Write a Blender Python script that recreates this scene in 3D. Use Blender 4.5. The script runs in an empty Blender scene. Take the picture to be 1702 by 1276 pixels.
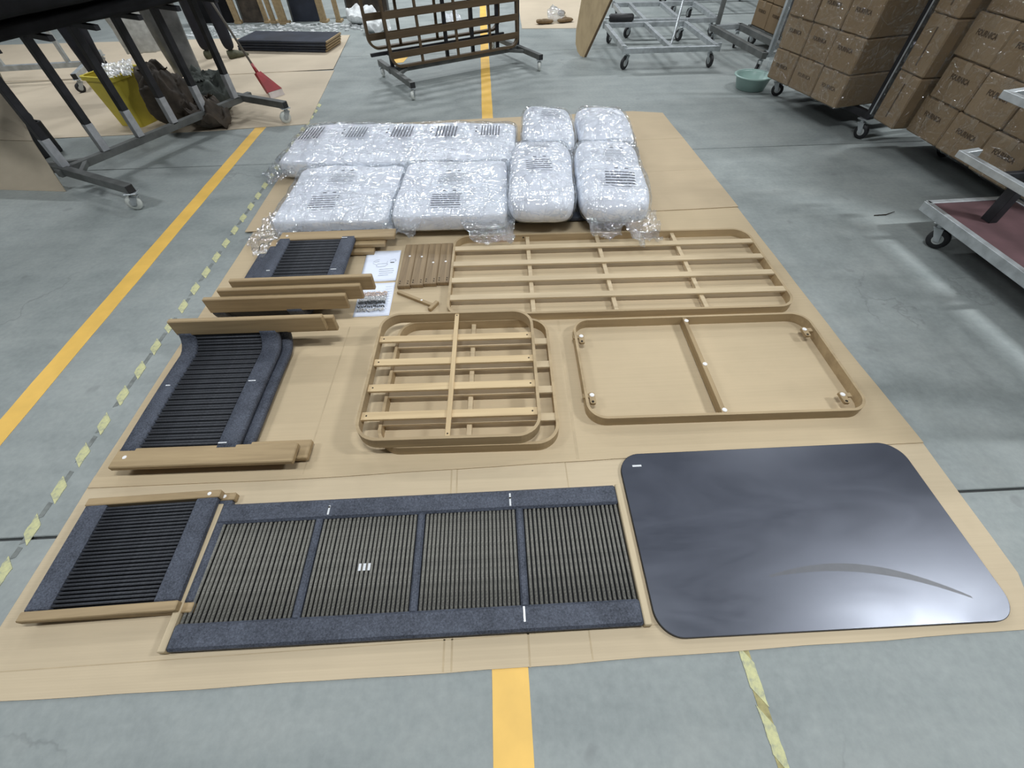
import bpy, bmesh, math, random
from mathutils import Vector, Matrix, noise

random.seed(7)
SC = bpy.context.scene
COL = SC.collection
PI = math.pi

# ------------------------------------------------------------------ camera
PITCH, ROLL, YAW, CAM_H = math.radians(50.3), math.radians(1.32), math.radians(1.62), 1.55
cam_data = bpy.data.cameras.new('camera')
cam_data.sensor_fit = 'HORIZONTAL'
cam_data.sensor_width = 36.0
cam_data.lens = 715.0 / 1702.0 * 36.0
cam_data.clip_start, cam_data.clip_end = 0.05, 100
cam = bpy.data.objects.new('camera', cam_data)
COL.objects.link(cam)
_f = Vector((math.sin(YAW) * math.cos(PITCH), math.cos(YAW) * math.cos(PITCH), -math.sin(PITCH)))
_r0 = Vector((math.cos(YAW), -math.sin(YAW), 0))
_d0 = _f.cross(_r0)
_r = _r0 * math.cos(ROLL) + _d0 * math.sin(ROLL)
_d = -_r0 * math.sin(ROLL) + _d0 * math.cos(ROLL)
cam.matrix_world = Matrix(((_r.x, -_d.x, -_f.x, 0), (_r.y, -_d.y, -_f.y, 0), (_r.z, -_d.z, -_f.z, CAM_H), (0, 0, 0, 1)))
SC.camera = cam

# ------------------------------------------------------------------ world, lamps, exposure
world = bpy.data.worlds.new('hall_ambience')
SC.world = world
world.use_nodes = True
world.node_tree.nodes['Background'].inputs[0].default_value = (0.86, 0.93, 1.0, 1)
world.node_tree.nodes['Background'].inputs[1].default_value = 0.085
SC.view_settings.view_transform = 'Standard'
SC.view_settings.look = 'None'
SC.view_settings.gamma = 1.0
SC.view_settings.use_curve_mapping = False
SC.view_settings.exposure = -0.20

def ceiling_lamp(x, y, w):
    l = bpy.data.lights.new('ceiling_lamp', 'AREA')
    l.shape = 'RECTANGLE'; l.size = 1.2; l.size_y = 0.13
    l.energy = w; l.color = (0.93, 0.97, 1.0)
    o = bpy.data.objects.new('ceiling_lamp', l)
    o.location = (x, y, 4.6)
    COL.objects.link(o)

for lx, ly, lw in ((-4.4, 0.8, 110), (0.2, 0.4, 135), (5.0, 0.6, 255),
                   (-5.4, 6.0, 110), (-1.6, 5.8, 50), (1.8, 6.0, 38), (5.0, 4.8, 110),
                   (-4.6, 10.6, 75), (-1.2, 10.4, 260), (2.6, 10.4, 150)):
    ceiling_lamp(lx, ly, lw)

# ------------------------------------------------------------------ node material helpers
class NT:
    def __init__(s, name):
        s.m = bpy.data.materials.new(name); s.m.use_nodes = True
        s.t = s.m.node_tree; s.n = s.t.nodes; s.l = s.t.links
        s.b = s.n['Principled BSDF']; s.out = s.n['Material Output']
        s.co = s.n.new('ShaderNodeTexCoord')
    def new(s, t, **k):
        n = s.n.new('ShaderNode' + t)
        for a, v in k.items():
            if a.startswith('i_'):
                n.inputs[a[2:].replace('_', ' ')].default_value = v
            else:
                setattr(n, a, v)
        return n
    def link(s, a, b): s.l.new(a, b)
    def map(s, scale=(1, 1, 1), rot=(0, 0, 0), src='Object'):
        m = s.new('Mapping'); m.inputs['Scale'].default_value = scale; m.inputs['Rotation'].default_value = rot
        s.link(s.co.outputs[src], m.inputs[0]); return m.outputs[0]
    def noise(s, vec, scale, detail=4, rough=0.55, dist=0.0):
        n = s.new('TexNoise', i_Scale=scale, i_Detail=detail, i_Roughness=rough, i_Distortion=dist)
        s.link(vec, n.inputs['Vector']); return n.outputs[0]
    def ramp(s, fac, stops):
        r = s.new('ValToRGB'); e = r.color_ramp.elements
        while len(e) < len(stops): e.new(0.5)
        for i, (p, c) in enumerate(stops):
            e[i].position = p; e[i].color = (c[0], c[1], c[2], 1) if not isinstance(c, (int, float)) else (c, c, c, 1)
        s.link(fac, r.inputs[0]); return r.outputs[0]
    def mix(s, fac, a, b, mode='MIX'):
        m = s.new('Mix', data_type='RGBA', blend_type=mode)
        for sock, v in ((m.inputs[0], fac), (m.inputs[6], a), (m.inputs[7], b)):
            if hasattr(v, 'is_linked') or hasattr(v, 'links'): s.link(v, sock)
            elif isinstance(v, (int, float)): sock.default_value = v
            else: sock.default_value = (v[0], v[1], v[2], 1)
        return m.outputs[2]
    def math(s, op, a, b=0.0):
        m = s.new('Math', operation=op)
        for sock, v in ((m.inputs[0], a), (m.inputs[1], b)):
            if isinstance(v, (int, float)): sock.default_value = v
            else: s.link(v, sock)
        return m.outputs[0]
    def bump(s, h, strength, dist=0.002):
        b = s.new('Bump', i_Strength=strength, i_Distance=dist)
        s.link(h, b.inputs['Height']); s.link(b.outputs[0], s.b.inputs['Normal']); return b.outputs[0]
    def set(s, col=None, rough=None, metal=None, spec=None):
        for k, v in (('Base Color', col), ('Roughness', rough), ('Metallic', metal), ('Specular IOR Level', spec)):
            if v is None: continue
            if hasattr(v, 'links'): s.link(v, s.b.inputs[k])
            elif isinstance(v, (int, float)): s.b.inputs[k].default_value = v
            else: s.b.inputs[k].default_value = (v[0], v[1], v[2], 1)
        return s.m

def mat_plain(name, col, rough=0.6, metal=0.0, var=0.12, scale=9.0, spec=0.5, bump=0.0):
    m = NT(name); v = m.map()
    n = m.noise(v, scale, 4)
    lo = [c * (1 - var) for c in col]; hi = [min(1, c * (1 + var)) for c in col]
    if bump: m.bump(m.noise(v, scale * 6, 3), bump)
    return m.set(m.ramp(n, ((0.3, lo), (0.7, hi))), rough, metal, spec)

def mat_wood(name, light, dark, axis, rough=0.55, scale=1.0):
    m = NT(name)
    s = [26, 26, 26]; s[axis] = 1.6
    v = m.map(tuple(a * scale for a in s))
    n = m.noise(v, 1.0, 5, 0.6, 0.6)
    v2 = m.map((1, 1, 1)); n2 = m.noise(v2, 3.5, 3)
    c = m.ramp(n, ((0.28, [x * 0.8 for x in dark]), (0.52, [(a + b) / 2 for a, b in zip(light, dark)]), (0.74, light)))
    c = m.mix(0.28, c, m.ramp(n2, ((0.3, [x * 0.72 for x in light]), (0.7, light))))
    m.bump(n, 0.12, 0.001)
    return m.set(c, rough, 0, 0.35)

def mat_concrete():
    m = NT('concrete'); v = m.map()
    big = m.noise(v, 0.55, 5, 0.6); mid = m.noise(v, 3.2, 6, 0.65, 0.4); fine = m.noise(v, 38, 4, 0.6)
    streak = m.noise(m.map((0.7, 5.0, 1)), 1.3, 4, 0.6)
    c = m.ramp(big, ((0.3, (0.205, 0.240, 0.236)), (0.55, (0.285, 0.318, 0.310)), (0.75, (0.36, 0.385, 0.372))))
    c = m.mix(0.52, c, m.ramp(mid, ((0.32, (0.19, 0.215, 0.212)), (0.5, (0.30, 0.33, 0.32)), (0.72, (0.40, 0.42, 0.40)))))
    c = m.mix(0.16, c, m.ramp(streak, ((0.35, (0.17, 0.19, 0.19)), (0.65, (0.40, 0.42, 0.41)))))
    c = m.mix(0.14, c, m.ramp(fine, ((0.3, (0.15, 0.16, 0.16)), (0.7, (0.45, 0.47, 0.46)))))
    # hairline cracks and dark scuffs
    vo = m.new('TexVoronoi', feature='DISTANCE_TO_EDGE', i_Scale=0.42)
    wv = m.new('VectorMath', operation='ADD')
    nz = m.new('TexNoise', i_Scale=1.4, i_Detail=6.0, i_Roughness=0.55)
    m.link(v, nz.inputs['Vector']); m.link(v, wv.inputs[0]); m.link(nz.outputs[1], wv.inputs[1]); m.link(wv.outputs[0], vo.inputs['Vector'])
    crack = m.ramp(vo.outputs[0], ((0.0, 1.0), (0.0028, 0.0)))
    gate = m.ramp(m.noise(v, 0.9, 2), ((0.52, 0.0), (0.60, 1.0)))
    cf = m.math('MULTIPLY', m.math('MULTIPLY', crack, gate), 0.28)
    c = m.mix(cf, c, (0.08, 0.085, 0.085))
    spot = m.ramp(m.noise(v, 7.5, 2, 0.4), ((0.70, 0.0), (0.76, 1.0)))
    c = m.mix(m.math('MULTIPLY', spot, 0.35), c, (0.16, 0.17, 0.17))
    m.bump(m.math('ADD', mid, m.math('MULTIPLY', fine, 0.5)), 0.10, 0.004)
    r = m.ramp(mid, ((0.3, 0.50), (0.7, 0.72)))
    return m.set(c, r, 0, 0.32)

def mat_cardboard(name, base, flute=True):
    m = NT(name); v = m.map()
    n = m.noise(v, 1.6, 5, 0.55); f = m.noise(m.map((3, 90, 30)), 1.0, 3, 0.5)
    c = m.ramp(n, ((0.3, [x * 0.90 for x in base]), (0.7, [min(1, x * 1.06) for x in base])))
    c = m.mix(0.12, c, m.ramp(f, ((0.3, [x * 0.75 for x in base]), (0.7, [min(1, x * 1.15) for x in base]))))
    sm = m.ramp(m.noise(v, 4.3, 3), ((0.62, 0.0), (0.78, 1.0)))
    c = m.mix(m.math('MULTIPLY', sm, 0.14), c, [x * 0.62 for x in base])
    w = m.new('TexWave', wave_type='BANDS', bands_direction='Y', i_Scale=42.0, i_Distortion=0.0)
    m.link(v, w.inputs[0])
    m.bump(m.math('ADD', m.math('MULTIPLY', w.outputs[1], 0.35), m.noise(v, 2.5, 3)), 0.10, 0.003)
    return m.set(c, 0.78, 0, 0.2)

def mat_rope(name, col=(0.020, 0.024, 0.036), hi=(0.125, 0.142, 0.185), s=170.0, hairy=1.0):
    m = NT(name); v = m.map()
    n = m.noise(v, s, 3, 0.7); n2 = m.noise(v, 14, 3)
    c = m.ramp(n, ((0.34, col), (0.56, [(a + b) / 2 for a, b in zip(col, hi)]), (0.74, hi)))
    c = m.mix(0.25, c, m.ramp(n2, ((0.3, [x * 0.7 for x in col]), (0.7, [x * 1.1 for x in hi]))))
    m.bump(n, 0.8 * hairy, 0.003)
    return m.set(c, 0.62, 0, 0.4)

def mat_film(name, strength=0.8, scale=1.0, haze=0.10, base=0.10, rough=0.09):
    m = NT(name)
    def crease(sc, rot, width, dist):
        n = m.noise(m.map(tuple(q * scale for q in sc), rot), 1.0, 1.5, 0.5, dist)
        a = m.math('DIVIDE', m.math('ABSOLUTE', m.math('SUBTRACT', n, 0.5)), width)
        return m.math('SUBTRACT', 1.0, m.math('MINIMUM', a, 1.0)), n
    c1, n1 = crease((2.6, 11, 7), (0, 0, 0.5), 0.045, 0.9)
    c2, n2 = crease((12, 2.8, 7), (0, 0, -0.25), 0.045, 0.9)
    c3, n3 = crease((15, 17, 15), (0, 0, 0.1), 0.06, 0.5)
    gate = m.ramp(m.noise(m.map(), 2.6 * scale, 1), ((0.45, 0.0), (0.58, 1.0)))
    h = m.math('ADD', m.math('MULTIPLY', m.math('ADD', c1, c2), 0.32), m.math('MULTIPLY', m.math('MULTIPLY', m.math('ADD', c3, m.math('MULTIPLY', n3, 3.0)), 0.5), gate))
    h = m.math('ADD', h, m.math('MULTIPLY', m.math('ADD', n1, n2), 2.2))
    b = m.new('Bump', i_Strength=strength, i_Distance=0.012); m.link(h, b.inputs['Height'])
    tr = m.new('BsdfTransparent'); tr.inputs[0].default_value = (0.98, 0.99, 1, 1)
    gl = m.new('BsdfGlossy', i_Roughness=rough); gl.inputs[0].default_value = (0.95, 0.98, 1, 1); m.link(b.outputs[0], gl.inputs['Normal'])
    df = m.new('BsdfDiffuse'); df.inputs[0].default_value = (0.88, 0.90, 0.95, 1); m.link(b.outputs[0], df.inputs['Normal'])
    fr = m.new('Fresnel', i_IOR=1.4)
    fac = m.math('ADD', m.math('ADD', m.math('MINIMUM', m.math('MULTIPLY', fr.outputs[0], 0.7), 0.12), base), m.math('MULTIPLY', m.math('ADD', c1, c2), 0.10))
    mx0 = m.new('MixShader', i_Fac=haze); m.link(tr.outputs[0], mx0.inputs[1]); m.link(df.outputs[0], mx0.inputs[2])
    mx = m.new('MixShader'); m.link(fac, mx.inputs[0]); m.link(mx0.outputs[0], mx.inputs[1]); m.link(gl.outputs[0], mx.inputs[2])
    m.link(mx.outputs[0], m.out.inputs[0]); m.n.remove(m.b)
    return m.m

def mat_tape():
    m = NT('hazard_yellow'); v = m.map()
    n = m.noise(v, 26, 5, 0.7)
    return m.set(m.ramp(n, ((0.34, (0.33, 0.345, 0.27)), (0.50, (0.55, 0.545, 0.30)), (0.7, (0.68, 0.66, 0.34)))), 0.6, 0, 0.3)

M = {}
M['concrete'] = mat_concrete()
M['joint'] = mat_plain('joint_filler', (0.045, 0.048, 0.048), 0.85)
M['orange'] = mat_plain('orange_line_paint', (0.84, 0.52, 0.115), 0.55, 0, 0.10, 5)
M['tape'] = mat_tape()
M['tape_grey'] = mat_plain('worn_black_tape', (0.185, 0.20, 0.19), 0.65, 0, 0.3, 30)
M['tape_olive'] = mat_plain('scuffed_tape', (0.34, 0.30, 0.13), 0.65, 0, 0.3, 40)
M['card_front'] = mat_cardboard('cardboard_front', (0.575, 0.470, 0.322))
M['card_mid'] = mat_cardboard('cardboard_middle', (0.540, 0.430, 0.280))
M['card_back'] = mat_cardboard('cardboard_back', (0.520, 0.415, 0.278))
M['card_pale'] = mat_cardboard('cardboard_pale', (0.56, 0.475, 0.36))
M['crease'] = mat_plain('cardboard_crease', (0.47, 0.37, 0.235), 0.8)
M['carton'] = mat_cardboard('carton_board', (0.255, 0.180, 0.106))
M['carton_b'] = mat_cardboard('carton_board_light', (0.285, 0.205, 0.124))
M['carton_tape'] = mat_plain('carton_tape', (0.27, 0.195, 0.12), 0.25, 0, 0.1, 12, 0.6)
M['ink'] = mat_plain('carton_ink', (0.075, 0.045, 0.022), 0.8, 0, 0.2, 60)
M['wood_x'] = mat_wood('oak_along_x', (0.46, 0.34, 0.19), (0.275, 0.19, 0.098), 0)
M['wood_y'] = mat_wood('oak_along_y', (0.46, 0.34, 0.19), (0.275, 0.19, 0.098), 1)
M['wood_band'] = mat_wood('bent_oak_band', (0.50, 0.38, 0.225), (0.34, 0.245, 0.135), 0, scale=0.6)
M['pale_x'] = mat_wood('pale_slat_x', (0.69, 0.53, 0.31), (0.56, 0.40, 0.215), 0)
M['pale_y'] = mat_wood('pale_slat_y', (0.69, 0.53, 0.31), (0.56, 0.40, 0.215), 1)
M['sofa_slat'] = mat_wood('sofa_slat', (0.64, 0.515, 0.335), (0.49, 0.375, 0.23), 0)
M['brown_slat'] = mat_wood('brown_slat', (0.120, 0.080, 0.042), (0.070, 0.046, 0.024), 0)
M['rail_pale'] = mat_wood('pale_rail_y', (0.62, 0.51, 0.34), (0.47, 0.37, 0.23), 1)
M['ply'] = mat_wood('plywood_face', (0.46, 0.355, 0.205), (0.36, 0.265, 0.145), 2, scale=0.5)
M['leg_wood'] = mat_wood('smoked_oak_y', (0.33, 0.235, 0.13), (0.15, 0.098, 0.05), 1, scale=1.4)
M['rope'] = mat_rope('woven_rope')
M['strand'] = mat_rope('rope_strand', (0.022, 0.024, 0.030), (0.075, 0.08, 0.092), 180)
M['strand_k'] = mat_rope('khaki_rope_strand', (0.085, 0.082, 0.073), (0.33, 0.32, 0.28), 180)  # lighter copy of the dark strand, lit glossy look put into its colour
M['dowel'] = mat_plain('dark_core', (0.012, 0.013, 0.016), 0.9)
M['white_tab'] = mat_plain('white_metal_tab', (0.80, 0.82, 0.84), 0.35, 0.2, 0.05)
M['felt'] = mat_plain('white_felt', (0.86, 0.84, 0.82), 0.9, 0, 0.05, 40)
M['hole'] = mat_plain('drill_hole', (0.02, 0.015, 0.01), 0.95)
def mat_board():
    m = NT('black_laminate'); v = m.map()
    n = m.noise(m.map((1.2, 3.5, 1), (0, 0, 0.3)), 1.6, 5, 0.6, 0.8); n2 = m.noise(v, 9, 5, 0.65)
    c = m.ramp(n, ((0.3, (0.016, 0.019, 0.028)), (0.7, (0.026, 0.030, 0.042))))
    c = m.mix(0.3, c, m.ramp(n2, ((0.35, (0.018, 0.021, 0.029)), (0.7, (0.038, 0.042, 0.055)))))
    r = m.ramp(n, ((0.3, 0.31), (0.7, 0.41)))
    m.bump(m.noise(v, 420, 2), 0.05, 0.001)
    m.b.inputs['Coat Weight'].default_value = 0.9; m.b.inputs['Coat Tint'].default_value = (0.82, 0.87, 1.0, 1); m.b.inputs['Coat IOR'].default_value = 1.62; m.link(r, m.b.inputs['Coat Roughness'])
    m.b.inputs['Specular Tint'].default_value = (0.84, 0.88, 1.0, 1)
    return m.set(c, r, 0, 0.7)
M['board'] = mat_board()
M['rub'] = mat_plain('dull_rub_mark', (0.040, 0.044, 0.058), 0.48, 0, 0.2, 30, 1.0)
M['board_edge'] = mat_plain('black_board_edge', (0.012, 0.012, 0.014), 0.6)
M['fabric'] = mat_plain('white_cushion_fabric', (0.90, 0.92, 0.99), 0.85, 0, 0.03, 4, 0.2, 0.1)
M['bag_film'] = mat_film('bolt_bag_film', 0.8, 6.0, 0.0, 0.0)
M['film'] = mat_film('clear_film', 1.0, 0.85, 0.03, 0.17, 0.08)
M['film_loose'] = mat_film('loose_clear_film', 1.0, 1.3, 0.12, 0.20, 0.08)
M['film_grey'] = mat_plain('grey_dusty_film', (0.17, 0.17, 0.165), 0.35, 0, 0.5, 7, 0.6, 0.6)
M['film_dull'] = mat_film('dusty_film', 0.8, 1.4, 0.50, 0.03, 0.2)
M['wrap'] = mat_film('stretch_wrap', 0.9, 1.3, 0.0, 0.0, 0.10)
M['print'] = mat_plain('black_print', (0.07, 0.075, 0.09), 0.7, 0, 0.3, 90)
M['paper'] = mat_plain('white_paper', (0.80, 0.85, 0.97), 0.8, 0, 0.03, 12)
M['paper_print'] = mat_plain('grey_paper_print', (0.50, 0.53, 0.60), 0.8, 0, 0.2, 60)
M['steel'] = mat_plain('galvanised_steel', (0.47, 0.50, 0.515), 0.42, 0.55, 0.22, 14)
M['steel_d'] = mat_plain('painted_grey_steel', (0.125, 0.130, 0.125), 0.5, 0.2, 0.25, 10)
M['steel_k'] = mat_plain('black_steel', (0.020, 0.020, 0.024), 0.5, 0.2, 0.4, 16)
M['post_bare'] = mat_plain('bare_post_paint', (0.42, 0.43, 0.45), 0.45, 0.2, 0.15, 22)
M['rubber'] = mat_plain('black_rubber', (0.018, 0.018, 0.020), 0.5)
M['wheel_w'] = mat_plain('white_nylon_wheel', (0.62, 0.64, 0.60), 0.4)
M['wheel_c'] = mat_plain('grey_wheel_core', (0.42, 0.44, 0.43), 0.4)
M['black_wrap'] = mat_plain('black_wrapped_load', (0.007, 0.007, 0.008), 0.75, 0, 0.5, 7, 0.2, 0.5)
M['burgundy'] = mat_plain('burgundy_plywood', (0.095, 0.050, 0.055), 0.55, 0, 0.25, 6)
M['basin'] = mat_plain('pale_green_plastic', (0.34, 0.48, 0.44), 0.35, 0, 0.06, 6)
M['navy'] = mat_plain('navy_slab', (0.020, 0.026, 0.042), 0.55, 0, 0.3, 6)
M['yellow'] = mat_plain('yellow_plastic', (0.60, 0.50, 0.06), 0.45, 0, 0.15, 5)
M['red'] = mat_plain('red_plastic', (0.30, 0.018, 0.022), 0.4, 0, 0.2, 10)
M['pole'] = mat_plain('dull_pole', (0.16, 0.145, 0.125), 0.5, 0.2)
M['bristle'] = mat_plain('pale_bristle', (0.62, 0.55, 0.52), 0.8)
M['sack'] = mat_plain('dark_brown_sack', (0.055, 0.042, 0.030), 0.7, 0, 0.5, 9, 0.4, 0.7)
M['greycloth'] = mat_plain('grey_green_cloth', (0.085, 0.095, 0.085), 0.8, 0, 0.4, 11, 0.3, 0.7)
M['trouser'] = mat_plain('dark_navy_cloth', (0.010, 0.011, 0.018), 0.85, 0, 0.4, 9)
M['shirt'] = mat_plain('dull_blue_cloth', (0.05, 0.07, 0.12), 0.85)
M['skin'] = mat_plain('skin', (0.42, 0.26, 0.18), 0.55)
M['hair'] = mat_plain('black_hair', (0.012, 0.010, 0.009), 0.6)
M['shoe'] = mat_plain('olive_shoe', (0.085, 0.085, 0.05), 0.7, 0, 0.3, 20)
M['scrap'] = mat_plain('brown_scrap', (0.16, 0.105, 0.05), 0.8, 0, 0.3, 20)
M['foam'] = mat_plain('white_foam_litter', (0.62, 0.64, 0.64), 0.8, 0, 0.2, 20)
M['bolt'] = mat_plain('zinc_bolts', (0.62, 0.61, 0.60), 0.3, 0.35, 0.35, 120)
M['bolt_c'] = mat_plain('copper_bolts', (0.68, 0.54, 0.46), 0.3, 0.3, 0.3, 120)
M['bolt_k'] = mat_plain('dark_bolts', (0.06, 0.065, 0.065), 0.4, 0.5)

# ------------------------------------------------------------------ mesh helpers
class MB:
    def __init__(s): s.v = []; s.f = []
    def add(s, vs, fs):
        o = len(s.v); s.v += [tuple(p) for p in vs]; s.f += [tuple(o + i for i in f) for f in fs]; return s
    def box(s, x0, x1, y0, y1, z0, z1):
        return s.add([(x0, y0, z0), (x1, y0, z0), (x1, y1, z0), (x0, y1, z0), (x0, y0, z1), (x1, y0, z1), (x1, y1, z1), (x0, y1, z1)],
                     [(3, 2, 1, 0), (4, 5, 6, 7), (0, 1, 5, 4), (1, 2, 6, 5), (2, 3, 7, 6), (3, 0, 4, 7)])
    def cbox(s, x0, x1, y0, y1, z0, z1, b=0.003, mat=None):
        pts = []
        for sx, X in ((1, x0), (-1, x1)):
            for sy, Y in ((1, y0), (-1, y1)):
                for sz, Z in ((1, z0), (-1, z1)):
                    pts += [(X, Y + sy * b, Z + sz * b), (X + sx * b, Y, Z + sz * b), (X + sx * b, Y + sy * b, Z)]
        bm = bmesh.new()
        for p in pts: bm.verts.new(mat @ Vector(p) if mat else p)
        r = bmesh.ops.convex_hull(bm, input=bm.verts)
        bmesh.ops.dissolve_limit(bm, angle_limit=0.01, verts=bm.verts, edges=bm.edges)
        bmesh.ops.recalc_face_normals(bm, faces=bm.faces)
        bm.verts.index_update()
        s.add([v.co[:] for v in bm.verts], [[v.index for v in f.verts] for f in bm.faces]); bm.free(); return s
    def bar(s, p0, p1, w, h, b=0.002, up=(0, 0, 1)):
        """square bar from p0 to p1 (centre line), width w across, height h along up"""
        p0, p1 = Vector(p0), Vector(p1); d = p1 - p0; L = d.length; d.normalize()
        u = Vector(up)
        if abs(d.dot(u)) > 0.98: u = Vector((0, 1, 0))
        x = d.cross(u).normalized(); u = x.cross(d).normalized()
        m = Matrix(((d.x, x.x, u.x, p0.x), (d.y, x.y, u.y, p0.y), (d.z, x.z, u.z, p0.z), (0, 0, 0, 1)))
        return s.cbox(0, L, -w / 2, w / 2, -h / 2, h / 2, b, m)
    def tube(s, path, r, n=8, closed=False, cap=True):
        P = [Vector(p) for p in path]; N = len(P); rings = []
        rad = r if isinstance(r, (list, tuple)) else [r] * N
        prev = None
        for i, p in enumerate(P):
            a = P[(i - 1) % N] if (closed or i > 0) else p; c = P[(i + 1) % N] if (closed or i < N - 1) else p
            t = (c - a).normalized()
            if prev is None:
                u = Vector((0, 0, 1)) if abs(t.z) < 0.9 else Vector((1, 0, 0))
                x = t.cross(u).normalized()
            else:
                x = (prev - t * prev.dot(t)).normalized()
            prev = x; y = t.cross(x)
            rings.append([p + (x * math.cos(2 * PI * k / n) + y * math.sin(2 * PI * k / n)) * rad[i] for k in range(n)])
        vs = [v for rg in rings for v in rg]; fs = []
        for i in range(N if closed else N - 1):
            j = (i + 1) % N
            for k in range(n):
                fs.append((i * n + k, i * n + (k + 1) % n, j * n + (k + 1) % n, j * n + k))
        if cap and not closed:
            fs.append(tuple(range(n - 1, -1, -1))); fs.append(tuple((N - 1) * n + k for k in range(n)))
        return s.add(vs, fs)
    def cyl(s, p0, p1, r, n=16): return s.tube([p0, p1], r, n)
    def lathe(s, prof, n=28, c=(0, 0, 0)):
        vs = []; fs = []
        for r, z in prof:
            for k in range(n): vs.append((c[0] + r * math.cos(2 * PI * k / n), c[1] + r * math.sin(2 * PI * k / n), c[2] + z))
        for i in range(len(prof) - 1):
            for k in range(n):
                fs.append((i * n + k, i * n + (k + 1) % n, (i + 1) * n + (k + 1) % n, (i + 1) * n + k))
        return s.add(vs, fs)
    def prism(s, outline, z0, z1):
        n = len(outline)
        vs = [(x, y, z0) for x, y in outline] + [(x, y, z1) for x, y in outline]
        fs = [tuple(range(n - 1, -1, -1)), tuple(range(n, 2 * n))] + [(i, (i + 1) % n, n + (i + 1) % n, n + i) for i in range(n)]
        return s.add(vs, fs)
    def ring(s, outer, inner, z0, z1):
        n = len(outer)
        vs = [(x, y, z0) for x, y in outer] + [(x, y, z1) for x, y in outer] + [(x, y, z0) for x, y in inner] + [(x, y, z1) for x, y in inner]
        fs = []
        for i in range(n):
            j = (i + 1) % n
            fs += [(i, j, n + j, n + i), (2 * n + j, 2 * n + i, 3 * n + i, 3 * n + j), (n + i, n + j, 3 * n + j, 3 * n + i), (j, i, 2 * n + i, 2 * n + j)]
        return s.add(vs, fs)
    def sweep_y(s, prof, x0, x1, t):
        """a strip of thickness t following the (y,z) profile prof between x0 and x1"""
        n = len(prof); top = []; bot = []
        for i in range(n):
            a = Vector(prof[max(0, i - 1)]); c = Vector(prof[min(n - 1, i + 1)]); d = (c - a).normalized()
            nr = Vector((-d.y, d.x)); p = Vector(prof[i])
            top.append(p + nr * t / 2); bot.append(p - nr * t / 2)
        b = min(t * 0.3, 0.008)
        def ringpts(i):
            d = (top[i] - bot[i]).normalized(); T, B = top[i], bot[i]
            return [(x0, *(T - d * b)), (x0 + b, *T), (x1 - b, *T), (x1, *(T - d * b)), (x1, *(B + d * b)), (x1 - b, *B), (x0 + b, *B), (x0, *(B + d * b))]
        vs = []; fs = []
        for i in range(n): vs += ringpts(i)
        for i in range(n - 1):
            for k in range(8):
                fs.append((i * 8 + k, (i + 1) * 8 + k, (i + 1) * 8 + (k + 1) % 8, i * 8 + (k + 1) % 8))
        fs.append(tuple(range(8))); fs.append(tuple((n - 1) * 8 + k for k in range(7, -1, -1)))
        return s.add(vs, fs)
    def mesh(s, name, smooth=False):
        me = bpy.data.meshes.new(name); me.from_pydata(s.v, [], s.f); me.update()
        bm = bmesh.new(); bm.from_mesh(me); bmesh.ops.recalc_face_normals(bm, faces=bm.faces); bm.to_mesh(me); bm.free()
        if smooth: me.polygons.foreach_set('use_smooth', [True] * len(me.polygons))
        return me
    def build(s, name, mat, parent=None, smooth=False, loc=None, rot=None):
        return obj(name, s.mesh(name, smooth), mat, parent, loc, rot)

def obj(name, me, mat, parent=None, loc=None, rot=None):
    if mat is not None and not me.materials: me.materials.append(M[mat] if isinstance(mat, str) else mat)
    o = bpy.data.objects.new(name, me); COL.objects.link(o)
    if parent is not None: o.parent = parent
    if loc is not None: o.location = loc
    if rot is not None: o.rotation_euler = rot
    return o

def tag(o, label=None, cat=None, group=None, kind=None):
    if label: o['label'] = label
    if cat: o['category'] = cat
    if group: o['group'] = group
    if kind: o['kind'] = kind
    return o

def thing(name, label, cat, loc=(0, 0, 0), rz=0.0, group=None):
    o = bpy.data.objects.new(name, None); COL.objects.link(o)
    o.empty_display_size = 0.1; o.location = loc; o.rotation_euler = (0, 0, rz)
    return tag(o, label, cat, group)

def copy_tree(o, parent=None):
    c = o.copy(); COL.objects.link(c); c.parent = parent
    for ch in list(o.children): copy_tree(ch, c)
    return c

def rrect(x0, x1, y0, y1, r, n=8):
    pts = []
    for cx, cy, a0 in ((x1 - r, y1 - r, 0), (x0 + r, y1 - r, PI / 2), (x0 + r, y0 + r, PI), (x1 - r, y0 + r, 1.5 * PI)):
        for k in range(n + 1):
            a = a0 + PI / 2 * k / n
            pts.append((cx + r * math.cos(a), cy + r * math.sin(a)))
    return pts

# ================================================================== THE SETTING
fl = MB().box(-14, 14, -6, 18, -0.06, -0.012).build('floor', 'joint'); tag(fl, kind='structure')
JY = [-6.0, -2.5, 0.655, 3.77, 6.92, 10.1, 13.2, 18.0]
JX = [-14.0, -6.4, 6.4, 14.0]
for i in range(len(JY) - 1):
    for j in range(len(JX) - 1):
        MB().cbox(JX[j] + 0.005, JX[j + 1] - 0.005, JY[i] + 0.005, JY[i + 1] - 0.005, -0.02, 0.0, 0.003).build('floor_slab', 'concrete', fl)

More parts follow.
